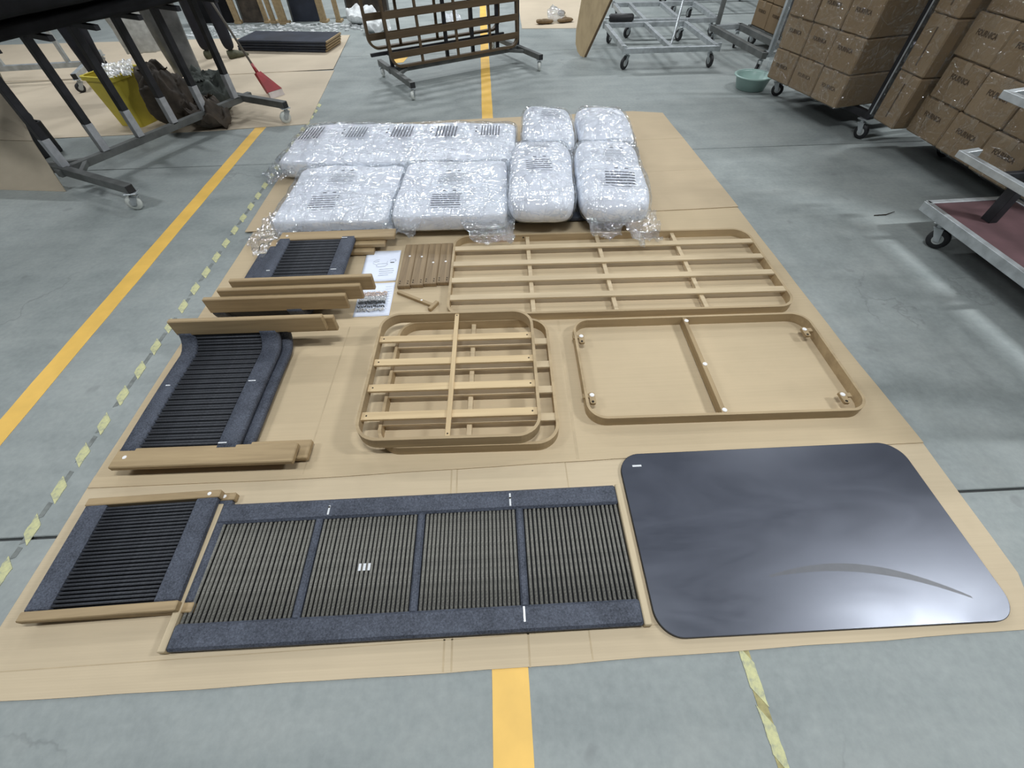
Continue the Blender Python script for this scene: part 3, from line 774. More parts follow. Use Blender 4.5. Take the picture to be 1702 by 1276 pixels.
cushion('sofa_cushion', 'long white sofa cushion wrapped in clear film, behind the square cushions', 0.905, 0.375, 0.150, 16, 6.0, (-0.725, 3.745, Z3), -0.060, 1.0,
        [(-0.76, 0.10, 0.23, 0.175, 7, PI / 2, 1.3), (-0.385, 0.10, 0.21, 0.16, 7, PI / 2, 1.0), (-0.015, 0.10, 0.22, 0.175, 7, PI / 2, 1.2), (0.345, 0.10, 0.22, 0.175, 7, PI / 2, 1.2), (0.70, 0.11, 0.20, 0.16, 7, PI / 2, 1.0)],
        [(-0.86, -0.28, -0.9, 0.30, 0.20, 0.07, 0.3), (0.86, -0.25, 1.2, 0.3, 0.08, 0.09, 0.3)], amp=0.006)
cushion('seat_cushion', 'left white square seat cushion wrapped in clear film', 0.380, 0.385, 0.138, 16, 7.0, (-1.052, 2.960, Z3), -0.035, 2.4,
        [(-0.02, 0.13, 0.17, 0.14, 6, 0.0, 0.6), (-0.06, -0.21, 0.18, 0.17, 6, 0.04, 0.9)],
        [(-0.30, -0.30, -0.55, 0.30, 0.30, 0.06, 0.25), (0.05, -0.345, 0.0, 0.50, 0.09, 0.05, 0.1)])
cushion('seat_cushion', 'right white square seat cushion wrapped in clear film, beside the front pillows', 0.366, 0.385, 0.130, 16, 7.0, (-0.288, 2.920, ZL), -0.035, 4.1,
        [(-0.04, 0.29, 0.17, 0.07, 4, 0.0, 0.6), (-0.01, 0.05, 0.17, 0.13, 6, 0.0, 0.8), (-0.02, -0.25, 0.19, 0.16, 6, 0.0, 1.1)],
        [(0.24, -0.33, 0.25, 0.32, 0.22, 0.06, 0.35), (-0.30, -0.33, -0.2, 0.22, 0.12, 0.05, 0.2)])
cushion('wrapped_pillow', 'front left white pillow in a clear film bag, beside the right square cushion', 0.216, 0.490, 0.215, 5.5, 3.0, (0.320, 2.995, ZL), -0.085, 5.7,
        [(-0.03, 0.27, 0.16, 0.13, 5, 0.05, 0.6), (-0.02, -0.06, 0.17, 0.15, 5, 0.08, 0.9)],
        [(0.0, 0.40, PI, 0.36, 0.10, 0.10, 0.2)], 'four film-bagged pillows', amp=0.016, tilt=0.0)
cushion('wrapped_pillow', 'front right white pillow in clear film, twisted bag ends over the sofa frame', 0.224, 0.490, 0.215, 5.5, 3.0, (0.785, 2.965, ZL), -0.085, 7.9,
        [(0.03, 0.10, 0.15, 0.11, 5, -0.10, 0.6), (0.03, -0.25, 0.19, 0.17, 5, -0.05, 1.1)],
        [(-0.06, -0.45, 0.0, 0.24, 0.16, 0.07, 0.4), (0.14, -0.44, 0.25, 0.22, 0.24, 0.08, 0.35), (0.20, 0.25, 1.5, 0.42, 0.08, 0.08, 0.2)], 'four film-bagged pillows', amp=0.016)
cushion('wrapped_pillow', 'rear left white pillow in a clear film bag, next to the long cushion', 0.208, 0.365, 0.235, 5.5, 2.7, (0.452, 3.870, Z3), -0.06, 9.2,
        [(0.03, 0.02, 0.17, 0.15, 5, -0.12, 0.7)], [(0.0, -0.33, 0.0, 0.36, 0.08, 0.12, 0.2)], 'four film-bagged pillows', amp=0.014)
cushion('wrapped_pillow', 'rear right white pillow in a clear film bag, farthest from the long cushion', 0.215, 0.365, 0.230, 5.5, 2.7, (0.910, 3.850, Z3), -0.05, 11.3,
        [(0.03, 0.03, 0.15, 0.08, 4, -0.12, 0.4)], [(0.0, -0.33, 0.0, 0.36, 0.08, 0.12, 0.2), (0.20, -0.10, 1.5, 0.45, 0.08, 0.10, 0.2)], 'four film-bagged pillows', amp=0.014)

# ================================================================== CASTERS, CARTS
def caster(parent, x, y, ztop, r=0.05, ang=0.0, white=False, w=0.028):
    c = MB(); c.cbox(-0.04, 0.04, -0.035, 0.035, ztop - 0.006, ztop, 0.002); c.cyl((0, 0, ztop - 0.03), (0, 0, ztop - 0.005), 0.018, 12)
    off = -r * 0.55
    for s in (-1, 1):
        c.add([(-0.025, s * (w / 2 + 0.004), ztop - 0.03), (0.025, s * (w / 2 + 0.004), ztop - 0.03), (off + 0.014, s * (w / 2 + 0.004), r - 0.012), (off - 0.014, s * (w / 2 + 0.004), r - 0.012),
               (-0.025, s * (w / 2 + 0.008), ztop - 0.03), (0.025, s * (w / 2 + 0.008), ztop - 0.03), (off + 0.014, s * (w / 2 + 0.008), r - 0.012), (off - 0.014, s * (w / 2 + 0.008), r - 0.012)],
              [(0, 1, 2, 3), (7, 6, 5, 4), (0, 4, 5, 1), (1, 5, 6, 2), (2, 6, 7, 3), (3, 7, 4, 0)])
    c.cbox(-0.027, 0.027, -(w / 2 + 0.008), w / 2 + 0.008, ztop - 0.034, ztop - 0.028, 0.001)
    k = c.build('caster', 'steel', parent, loc=(x, y, 0), rot=(0, 0, ang))
    wh = MB(); n = 24; prof = [(r * 0.45, -w / 2), (r * 0.93, -w / 2), (r, -w / 4), (r, w / 4), (r * 0.93, w / 2), (r * 0.45, w / 2)]
    vs = []; fs = []
    for rr, yy in prof:
        for q in range(n): vs.append((off + rr * math.cos(2 * PI * q / n), yy, r + rr * math.sin(2 * PI * q / n)))
    for i in range(len(prof) - 1):
        for q in range(n): fs.append((i * n + q, i * n + (q + 1) % n, (i + 1) * n + (q + 1) % n, (i + 1) * n + q))
    wh.add(vs, fs).build('wheel', 'wheel_w' if white else 'rubber', k, True)
    MB().cyl((off, -w / 2 - 0.002, r), (off, w / 2 + 0.002, r), r * 0.5, 16).build('hub', 'wheel_c', k)
    return k

def cap(parent, p, d, s=0.05):
    d = Vector(d).normalized(); q = Vector(p)
    MB().bar(q - d * 0.002, q + d * 0.006, s * 1.02, s * 1.02, 0.002).build('end_cap', 'rubber', parent)

# --- left dark rack -----------------------------------------------------------
ang = math.atan2(-0.46, 0.89)
lr = thing('wheeled_rack', 'dark wheeled rack with posts and black wrapped load at the upper left', 'rack', (-3.20, 3.42, 0), ang)
# local x points to the right foot ends, local y runs back along the base rail
MB().bar((0, -0.05, 0.145), (0, 1.80, 0.145), 0.05, 0.05).build('base_rail', 'steel_d', lr)
for y in (0.0, 1.70):
    MB().bar((-0.62, y, 0.15), (0.74 if y == 0.0 else 0.55, y, 0.15), 0.055, 0.055).build('foot_bar', 'steel_d', lr)
    xe = 0.74 if y == 0.0 else 0.55
    cap(lr, (xe, y, 0.15), (1, 0, 0)); cap(lr, (-0.62, y, 0.15), (-1, 0, 0))
    caster(lr, xe - 0.02, y, 0.125, 0.050, 0.6 if y == 0 else 1.2, True); caster(lr, -0.58, y, 0.125, 0.046, 0.2, True)
MB().bar((0.17, 0.02, 0.15), (0.0, 0.17, 0.15), 0.03, 0.03).build('brace', 'steel_d', lr)
MB().bar((-0.20, 0.02, 0.15), (0.0, 0.20, 0.15), 0.03, 0.03).build('brace', 'steel_d', lr)
for k, y in enumerate((0.02, 0.33, 0.63, 0.95, 1.27, 1.62)):
    MB().bar((0, y, 0.16), (0, y, 1.55), 0.050, 0.050).build('post', 'steel_k', lr)
    MB().bar((0, y, 0.17), (0, y, 0.36), 0.053, 0.053).build('post_sleeve', 'post_bare', lr)
for z in (0.90, 1.25):
    for y in (0.02, 0.33, 0.63, 0.95, 1.27, 1.62):
        MB().bar((-0.30, y, z), (0.30, y, z - 0.01), 0.035, 0.03).build('arm', 'steel_k', lr)
def wrapped_slab(name, label, cat, L, W, T, loc, rot, mat, seed, film=True):
    t = thing(name, label, cat, loc); t.rotation_euler = rot
    vs = []; fs = []; nu, nv = 28, 22
    for i in range(nu + 1):
        y = L * i / nu
        for k in range(nv):
            a = 2 * PI * k / nv; c, s = math.cos(a), math.sin(a); q = (abs(c) ** 6 + abs(s) ** 6) ** (-1 / 6)
            w = 1 + 0.10 * noise.noise((y * 5 + seed, c * 2, s * 2))
            vs.append((W / 2 * c * q * w, y, T / 2 * s * q * w))
    for i in range(nu):
        for k in range(nv): fs.append((i * nv + k, i * nv + (k + 1) % nv, (i + 1) * nv + (k + 1) % nv, (i + 1) * nv + k))
    fs += [tuple(range(nv - 1, -1, -1)), tuple(nu * nv + k for k in range(nv))]
    MB().add(vs, fs).build('bundle', mat, t, True)
    if film:
        for q in range(2):
            flap(0.22, 0.18, 0.05, seed + q, z0=0.03).build('film_flap', 'film_dull', t, True, loc=(W * 0.2, L * (0.25 + 0.35 * q), T / 2), rot=(0, 0, 1.1 + q))
    return t
rotl = (0, 0, ang)
def on_rack(lx, ly, lz):
    ca, sa = math.cos(ang), math.sin(ang); return (-3.20 + lx * ca - ly * sa, 3.42 + lx * sa + ly * ca, lz)
for k, (lx, lz, w, th) in enumerate(((0.18, 0.965, 0.26, 0.09), (-0.17, 0.965, 0.26, 0.09), (0.16, 1.315, 0.30, 0.09), (-0.17, 1.315, 0.28, 0.09))):
    wrapped_slab('wrapped_bundle', ('black wrapped bundle on the lower arms of the left rack, side facing the cushions', 'black wrapped bundle on the lower arms of the left rack, far side',
                 'black wrapped bundle on the upper arms of the left rack, side facing the cushions', 'black wrapped bundle on the upper arms of the left rack, far side')[k], 'bundle',
                 2.5, w, th, on_rack(lx, -0.55, lz), rotl, 'black_wrap', k * 3.3, film=(k < 2))
wrapped_slab('wrapped_bundle', 'long dark wrapped bundle lying crosswise over the left rack', 'bundle', 2.3, 0.2, 0.14, on_rack(0.40, -0.3, 1.10), (0, 0, ang + 0.10), 'black_wrap', 17.0, False)

# leaning folded cardboard at left edge
lb = thing('leaning_cardboard', 'folded cardboard panel leaning on the rack at the left edge', 'cardboard', (-3.30, 3.41, 0))
def quad_slab(mb, a, b, c, d, th):
    a, b, c, d = map(Vector, (a, b, c, d)); n = (b - a).cross(d - a).normalized() * th
    return mb.add([a, b, c, d, a + n, b + n, c + n, d + n], [(3, 2, 1, 0), (4, 5, 6, 7), (0, 1, 5, 4), (1, 2, 6, 5), (2, 3, 7, 6), (3, 0, 4, 7)])
quad_slab(MB(), (0, 0, 0), (-1.3, 0.17, 0), (-1.28, 0.22, 0.345), (0.02, 0.04, 0.345), -0.006).build('lower_fold', 'card_pale', lb)
quad_slab(MB(), (0.02, 0.04, 0.345), (-1.28, 0.22, 0.345), (-1.32, 0.52, 0.78), (-0.14, 0.40, 0.76), -0.006).build('upper_fold', 'card_pale', lb)

# crate with bag beside the leaning panel
cr = thing('plastic_crate', 'small black crate with a grey bag on top, behind the leaning cardboard', 'crate', (-4.02, 4.12, 0), -0.35)
cm = MB(); cm.ring(rrect(-0.2, 0.2, -0.15, 0.15, 0.03, 4), rrect(-0.185, 0.185, -0.135, 0.135, 0.02, 4), 0.01, 0.24); cm.cbox(-0.19, 0.19, -0.14, 0.14, 0.0, 0.02, 0.004); cm.build('crate_body', 'rubber', cr)
for q in range(4): MB().cbox(-0.205, 0.205, -0.155, -0.148, 0.05 + 0.045 * q, 0.065 + 0.045 * q, 0.002).build('crate_rib', 'steel_d', cr)
pillow_mesh(0.2, 0.16, 0.15, 3, 2.2, 40, 16, 0.03, 3.0, 6.0).build('grey_bag', 'greycloth', cr, True, loc=(0, 0, 0.20))
flap(0.34, 0.25, 0.05, 5.5, z0=0.05).build('film_flap', 'film_dull', cr, True, loc=(0.02, 0.0, 0.33), rot=(0, 0, 1.2))

# second grey rack farther left
fr_ = thing('wheeled_rack', 'grey wheeled rack standing behind the dark rack on pale cardboard', 'rack', (-4.82, 6.28, 0), 0.10)
MB().bar((-1.9, 0, 0.15), (0.15, 0, 0.15), 0.05, 0.05).build('base_rail', 'steel', fr_)
for x in (0.06, -1.7):
    MB().bar((x - 0.0, 0.5, 0.15), (x + 0.18, -0.52, 0.15), 0.05, 0.05).build('foot_bar', 'steel', fr_)
    cap(fr_, (x + 0.18, -0.52, 0.15), (0.17, -1, 0)); caster(fr_, x + 0.18, -0.50, 0.125, 0.046, 0.8); caster(fr_, x, 0.48, 0.125, 0.046, 0.3)
for x in (-0.05, -0.75, -1.5):
    MB().bar((x, 0, 0.16), (x, 0, 1.6), 0.04, 0.04).build('post', 'steel', fr_)
    MB().bar((x, -0.3, 0.85), (x, 0.3, 0.85), 0.03, 0.03).build('arm', 'steel', fr_)
# things hanging there
def draped(name, label, cat, loc, rz, W, Hh, T, mat, seed, z0=0.35, foot=False):
    t = thing(name, label, cat, loc, rz); vs = []; fs = []; nu, nv = 26, 20
    for i in range(nu + 1):
        z = z0 + Hh * i / nu; sh = 0.75 + 0.35 * (i / nu)
        for k in range(nv):
            a = 2 * PI * k / nv; c, s = math.cos(a), math.sin(a)
            w = 1 + 0.28 * noise.noise((c * 2.2 + seed, s * 2.2, z * 2.2))
            vs.append((W / 2 * c * sh * w, T / 2 * s * sh * w, z + (0.04 * noise.noise((c * 3, s * 3, seed)) if i == 0 else 0)))
    for i in range(nu):
        for k in range(nv): fs.append((i * nv + k, i * nv + (k + 1) % nv, (i + 1) * nv + (k + 1) % nv, (i + 1) * nv + k))
    fs += [tuple(range(nv - 1, -1, -1)), tuple(nu * nv + k for k in range(nv))]
    MB().add(vs, fs).build('cloth_body' if mat != 'film_dull' else 'film_body', mat, t, True)
    return t
draped('draped_film', 'white plastic film hanging behind the dark rack posts', 'plastic film', (-3.72, 6.0, 0), 0.35, 0.55, 0.50, 0.10, 'foam', 4.0, 0.30)
draped('draped_film', 'greyish plastic film hanging over the rear posts of the dark rack', 'plastic film', (-3.02, 5.30, 0), 0.5, 0.30, 0.85, 0.12, 'film_grey', 8.0, 0.26)
draped('cloth_bundle', 'black cloth bundle hanging behind the dark rack', 'cloth', (-3.92, 5.35, 0), 0.4, 0.22, 0.8, 0.16, 'trouser', 2.0, 0.20)

# yellow container and sacks under the dark rack
yb = thing('plastic_bin', 'yellow plastic bin leaning under the dark rack', 'bin', (-3.42, 4.84, 0), 0.35); yb.rotation_euler = (0.0, 0.0, -0.30)
ym = MB()
for z0, z1, a0, a1 in ((0.0, 0.40, 0.13, 0.17),):
    o0 = rrect(-a0, a0, -a0 * 1.1, a0 * 1.1, 0.03, 5); o1 = rrect(-a1, a1, -a1 * 1.1, a1 * 1.1, 0.035, 5)
    i1 = rrect(-a1 + 0.012, a1 - 0.012, -a1 * 1.1 + 0.012, a1 * 1.1 - 0.012, 0.03, 5); i0 = rrect(-a0 + 0.012, a0 - 0.012, -a0 * 1.1 + 0.012, a0 * 1.1 - 0.012, 0.025, 5)
    n = len(o0); vs = [(x, y, z0) for x, y in o0] + [(x, y, z1) for x, y in o1] + [(x, y, z1) for x, y in i1] + [(x, y, z0 + 0.015) for x, y in i0]
    fs = [tuple(range(n - 1, -1, -1)), tuple(3 * n + k for k in range(n))]
    for l in range(3):
        for k in range(n): fs.append((l * n + k, l * n + (k + 1) % n, (l + 1) * n + (k + 1) % n, (l + 1) * n + k))
    ym.add(vs, fs)
ym.build('bin_body', 'yellow', yb)
MB().ring(rrect(-0.185, 0.185, -0.203, 0.203, 0.04, 5), rrect(-0.162, 0.162, -0.18, 0.18, 0.035, 5), 0.385, 0.415).build('bin_rim', 'yellow', yb)
flap(0.34, 0.3, 0.06, 2.2, z0=0.06).build('film_flap', 'film_dull', yb, True, loc=(0.08, -0.02, 0.40), rot=(0, 0, 0.9))
for lab, loc, a, b, h, mt, sd in (('dark brown sack slumped under the middle of the dark rack', (-2.98, 4.70, 0), 0.20, 0.18, 0.42, 'sack', 3.1),
                                  ('grey-green cloth heap lying over the rear base of the dark rack', (-2.74, 5.02, 0), 0.20, 0.17, 0.30, 'greycloth', 6.2),
                                  ('small brown sack on the floor in front of the rear rack post', (-2.62, 4.62, 0), 0.16, 0.14, 0.20, 'sack', 9.9)):
    t = thing('sack', lab, 'sack', loc, 0.3)
    pillow_mesh(a, b, h, 2.6, 1.9, 64, 30, 0.11, sd, 6.0, ridge=0.06).build('sack_body', mt, t, True)
    flap(a * 1.2, a * 0.7, 0.05, sd, z0=0.05).build('sack_mouth', mt, t, True, loc=(0, 0, h * 0.9), rot=(0, 0, sd))

# --- broom ----------------------------------------------------------------------
br = thing('broom', 'long-handled red broom leaning over the left cardboard', 'broom', (-2.33, 5.47, 0))
hd = Vector((-0.10, 0.03, 0.19)); d = (Vector((-0.37, 0.23, 0.755)) - hd).normalized()
MB().tube([hd, hd + d * 1.25], 0.0115, 10).build('handle', 'pole', br, True)
MB().tube([hd - d * 0.02, hd + d * 0.10], [0.02, 0.014], 10).build('socket', 'red', br, True)
MB().add([(-0.13, 0.0, 0.20), (-0.09, 0.06, 0.20), (0.06, 0.06, 0.04), (-0.05, -0.07, 0.04), (-0.10, -0.015, 0.215), (-0.07, 0.04, 0.215), (0.09, 0.03, 0.06), (-0.02, -0.10, 0.06)],
         [(3, 2, 1, 0), (4, 5, 6, 7), (0, 1, 5, 4), (1, 2, 6, 5), (2, 3, 7, 6), (3, 0, 4, 7)]).build('broom_head', 'red', br)
MB().add([(0.055, 0.055, 0.042), (-0.045, -0.07, 0.042), (0.085, 0.03, 0.058), (-0.015, -0.095, 0.058), (0.075, 0.05, 0.0), (-0.025, -0.085, 0.0), (0.10, 0.02, 0.005), (-0.005, -0.11, 0.005)],
         [(0, 1, 3, 2), (4, 6, 7, 5), (0, 4, 5, 1), (2, 3, 7, 6), (0, 2, 6, 4), (1, 5, 7, 3)]).build('bristles', 'bristle', br)

# --- person (only the legs are in the picture) --------------------------------------
pn = thing('person', 'person in dark navy trousers and olive shoes standing behind the dark rack', 'person', (-3.42, 6.92, 0), 0.45)
def skin_mesh(name, chain, mat, parent, sub=2):
    me = bpy.data.meshes.new(name)
    vs = [c[0] for c in chain]; es = [(i, c[2]) for i, c in enumerate(chain) if c[2] is not None]
    me.from_pydata(vs, es, []); o = obj(name, me, mat, parent)
    md = o.modifiers.new('skin', 'SKIN'); md.use_smooth_shade = True
    for i, c in enumerate(chain):
        o.data.skin_vertices[0].data[i].radius = (c[1], c[1] if len(c) < 4 else c[3]); o.data.skin_vertices[0].data[i].use_root = (i == 0)
    o.modifiers.new('sub', 'SUBSURF').levels = sub; o.modifiers['sub'].render_levels = sub
    return o
body = [((0, 0, 0.95), 0.145, None, 0.11), ((0, 0, 1.12), 0.13, 0, 0.10), ((0, 0.0, 1.30), 0.155, 1, 0.11), ((0, 0, 1.43), 0.09, 2, 0.08), ((0, 0.0, 1.50), 0.055, 3), ((0, 0.02, 1.58), 0.075, 4, 0.09), ((0, 0.02, 1.68), 0.078, 5, 0.09),
        ((0.10, 0, 0.86), 0.095, 0), ((0.115, 0.01, 0.50), 0.066, 7), ((0.12, -0.01, 0.10), 0.048, 8), ((-0.10, 0.0, 0.86), 0.095, 0), ((-0.14, 0.10, 0.50), 0.066, 10), ((-0.15, 0.16, 0.10), 0.048, 11),
        ((0.19, 0, 1.37), 0.055, 3), ((0.26, 0.03, 1.10), 0.043, 13), ((0.22, 0.22, 0.98), 0.034, 14), ((0.21, 0.30, 0.96), 0.03, 15),
        ((-0.19, 0, 1.37), 0.055, 3), ((-0.26, 0.03, 1.10), 0.043, 17), ((-0.20, 0.22, 0.98), 0.034, 18), ((-0.19, 0.30, 0.96), 0.03, 19)]
bo = skin_mesh('body', body, 'skin', pn)
skin_mesh('trousers', [((0, 0, 0.98), 0.155, None, 0.125), ((0.10, 0, 0.85), 0.108, 0), ((0.115, 0.005, 0.50), 0.082, 1), ((0.12, -0.01, 0.085), 0.068, 2), ((-0.10, 0, 0.85), 0.108, 0), ((-0.14, 0.10, 0.50), 0.082, 4), ((-0.15, 0.16, 0.085), 0.068, 5)], 'trouser', pn)
skin_mesh('shirt', [((0, 0, 1.0), 0.158, None, 0.125), ((0, 0, 1.15), 0.145, 0, 0.115), ((0, 0, 1.31), 0.17, 1, 0.125), ((0, 0, 1.42), 0.10, 2, 0.09), ((0.19, 0, 1.38), 0.07, 3), ((0.26, 0.03, 1.12), 0.058, 4), ((-0.19, 0, 1.38), 0.07, 3), ((-0.26, 0.03, 1.12), 0.058, 6)], 'shirt', pn)
for sx in (1, -1):
    bx, by, bz = sx * 0.205, 0.33, 0.955
    for q in range(4):
        skin_mesh('finger', [((bx + (q - 1.5) * 0.019 , by - 0.03, bz), 0.010, None), ((bx + (q - 1.5) * 0.02, by + 0.035 + 0.006 * (1.5 - abs(q - 1.5)), bz - 0.006), 0.009, 0), ((bx + (q - 1.5) * 0.02, by + 0.06 + 0.008 * (1.5 - abs(q - 1.5)), bz - 0.03), 0.008, 1)], 'skin', bo, 1)
    skin_mesh('thumb', [((bx - sx * 0.02, by - 0.04, bz), 0.011, None), ((bx - sx * 0.05, by - 0.005, bz - 0.01), 0.010, 0), ((bx - sx * 0.055, by + 0.025, bz - 0.02), 0.009, 1)], 'skin', bo, 1)
pillow_mesh(0.088, 0.105, 0.14, 2, 2, 28, 14, 0.01, 2).build('hair', 'hair', pn, True, loc=(0, 0.005, 1.63))
for sx, y in ((0.12, -0.01), (-0.15, 0.16)):
    sh = MB(); prof = [(-0.05, 0.035), (0.02, 0.042), (0.10, 0.045), (0.16, 0.038), (0.20, 0.018)]
    vs = []; fs = []; n = 14
    for q, (yy, w) in enumerate(prof):
        hh = (0.10, 0.10, 0.075, 0.055, 0.035)[q]
        for k in range(n):
            a = 2 * PI * k / n; vs.append((w * math.cos(a), yy, max(0.0, hh / 2 + hh / 2 * math.sin(a))))
    for q in range(len(prof) - 1):
        for k in range(n): fs.append((q * n + k, q * n + (k + 1) % n, (q + 1) * n + (k + 1) % n, (q + 1) * n + k))
    fs += [tuple(range(n)), tuple((len(prof) - 1) * n + k for k in range(n))]
    sh.add(vs, fs).build('shoe', 'shoe', pn, True, loc=(sx, y, 0), rot=(0, 0, -1.2 if sx > 0 else -0.6))

# --- stack of navy slabs ---------------------------------------------------------------
for k in range(4):
    t = thing('navy_slab', f'navy padded slab, {("lowest", "second from the bottom", "third from the bottom", "topmost")[k]} of the stack on pale cardboard', 'slab', (-2.72 + 0.012 * k, 7.44 - 0.01 * k, 0.0086 + 0.031 * k), -0.19 + 0.012 * (k % 2), 'navy slabs stacked on the pale cardboard')
    MB().cbox(-0.62, 0.62, -0.24, 0.27, 0.004, 0.030, 0.005).build('pad', 'navy', t)
    MB().cbox(0.605, 0.632, -0.225, 0.26, 0.006, 0.028, 0.003).build('end_rail', 'wood_y', t)

# --- wooden uprights and dark panels at the far left -----------------------------------
UPS = ((-3.98, 9.02, 0.09), (-3.52, 9.0, 0.06), (-3.40, 8.96, 0.07), (-3.22, 8.88, 0.13), (-2.60, 8.92, 0.10), (-2.36, 8.9, 0.07))
for k, (x, y, w) in enumerate(UPS):
    t = thing('wooden_upright', f'upright wooden plank at the far top left, {("first", "second", "third", "fourth", "fifth", "sixth")[k]} from the left', 'plank', (x, y, 0), -0.05, 'upright planks along the far left')
    m_ = MB(); m_.cbox(-w / 2, w / 2, -0.02, 0.02, 0, 1.1, 0.003, Matrix.Rotation(0.06, 4, 'X')); m_.build('plank', 'wood_y', t)
    MB().cbox(-w / 2 - 0.01, w / 2 + 0.01, -0.03, 0.12, 0, 0.03, 0.003).build('foot_block', 'wood_x', t)
for k, (x0, x1, y, mt, lab) in enumerate(((-4.75, -4.05, 9.1, 'black_wrap', 'dark panel leaning left of the far wooden planks'), (-3.92, -3.58, 9.06, 'sack', 'brown panel between the first two far wooden planks'), (-3.12, -2.68, 9.02, 'navy', 'dark navy panel leaning between the far wooden planks'), (-2.30, -1.62, 9.3, 'sack', 'dark brown panel at the right end of the far planks'))):
    t = thing('dark_board', lab, 'board', ((x0 + x1) / 2, y, 0), -0.04)
    w = x1 - x0; m_ = MB(); m_.cbox(-w / 2, w / 2, 0.0, 0.03, 0.0, 1.0, 0.004, Matrix.Rotation(-0.10, 4, 'X')); m_.build('panel_board', mt, t)
    for s in (-1, 1): m_ = MB(); m_.cbox(s * w / 2 - 0.012, s * w / 2 + 0.012, -0.006, 0.036, 0.0, 1.0, 0.003, Matrix.Rotation(-0.10, 4, 'X')); m_.build('panel_edge', 'steel_d', t)
# litter of foam and film
rng = random.Random(11)
lit = MB()
for q in range(260):
    x = rng.uniform(-4.5, -1.55); y = rng.uniform(8.15, 8.8) + (0.10 if x > -2 else 0)
    s = rng.uniform(0.015, 0.06); a = rng.uniform(0, PI)
    pts = [(x + s * rng.uniform(0.5, 1) * math.cos(a + k * PI / 2.5), y + s * 0.8 * rng.uniform(0.5, 1) * math.sin(a + k * PI / 2.5)) for k in range(5)]
    lit.prism(pts, 0.0003, rng.uniform(0.008, 0.035))
tag(lit.build('foam_litter', 'foam'), 'white scraps of foam and film littering the far left floor', 'litter', kind='stuff')
for k, (x, y, r, lab) in enumerate(((-1.62, 8.15, 0.20, 'crumpled white film heap left of the slatted frame rack'), (-1.95, 8.75, 0.24, 'crumpled white film heap beside the far planks'), (-0.55, 8.3, 0.17, 'grey film heap on the floor behind the slatted frames'))):
    t = thing('film_heap', lab, 'plastic film', (x, y, 0), k)
    pillow_mesh(r, r * 0.8, r * 0.75, 2.3, 2, 60, 24, 0.07, k * 4.4, 6.0, ridge=0.06).build('crumpled_film', 'foam' if k < 2 else 'film_dull', t, True)

# --- centre rack with slatted frames -----------------------------------------------------
ang = math.atan2(0.47, 0.88)
cr_ = thing('wheeled_rack', 'wheeled steel rack holding brown slatted frames beyond the cushions', 'rack', (-1.09, 5.75, 0), ang)
LR = 1.63
MB().bar((-0.03, 0, 0.125), (LR + 0.03, 0, 0.125), 0.05, 0.05).build('base_rail', 'steel_d', cr_)
for x, a, b in ((0.0, -0.62, 0.36), (LR, -0.52, 0.66)):
    MB().bar((x, a, 0.13), (x, b, 0.13), 0.05, 0.05).build('foot_bar', 'steel_d', cr_)
    cap(cr_, (x, a, 0.13), (0, -1, 0)); cap(cr_, (x, b, 0.13), (0, 1, 0))
    caster(cr_, x, a + 0.03, 0.105, 0.042, 1.0, True); caster(cr_, x, b - 0.03, 0.105, 0.042, 1.3, True)
MB().bar((0.02, -0.18, 0.125), (0.20, 0.0, 0.125), 0.03, 0.03).build('brace', 'steel_d', cr_)
MB().bar((LR - 0.02, -0.18, 0.125), (LR - 0.20, 0.0, 0.125), 0.03, 0.03).build('brace', 'steel_d', cr_)
for x in (0.03, 0.70, 1.03, 1.36, LR + 0.01):
    MB().bar((x, 0.02, 0.14), (x, 0.02, 1.6), 0.035, 0.035).build('post', 'steel_k', cr_)
def slat_frame(label, lx, ly, lz, tilt):
    t = thing('slatted_frame', label, 'slatted frame'); ca, sa = math.cos(ang), math.sin(ang)
    t.location = (-1.09 + lx * ca - ly * sa, 5.75 + lx * sa + ly * ca, lz); t.rotation_euler = (PI / 2 + tilt, 0, ang)
    W, Hh = 1.60, 0.95
    MB().ring(rrect(0, W, 0, Hh, 0.11, 8), rrect(0.022, W - 0.022, 0.022, Hh - 0.022, 0.09, 8), -0.025, 0.025).build('bent_rim', 'brown_slat', t)
    for y in (0.115, 0.280, 0.445, 0.610, 0.775): MB().cbox(0.012, W - 0.012, y - 0.030, y + 0.030, 0.012, 0.024, 0.002).build('slat', 'brown_slat', t)
    for x in (0.36, 0.80, 1.22): MB().cbox(x - 0.015, x + 0.015, 0.012, Hh - 0.012, -0.004, 0.012, 0.002).build('crossbar', 'brown_slat', t)
    return t
slat_frame('front brown slatted frame standing on the centre rack, facing the cushions', 0.0, -0.065, 0.152, -0.06)
slat_frame('rear brown slatted frame behind the posts of the centre rack', -0.16, 0.115, 0.30, 0.03)
MB().bar((-0.16, 0.11, 0.26), (1.5, 0.11, 0.26), 0.03, 0.03).build('support_rail', 'steel_k', cr_)
for x in (0.03, 1.36): MB().bar((x, 0.02, 0.26), (x, 0.12, 0.26), 0.03, 0.03).build('rail_bracket', 'steel_k', cr_)

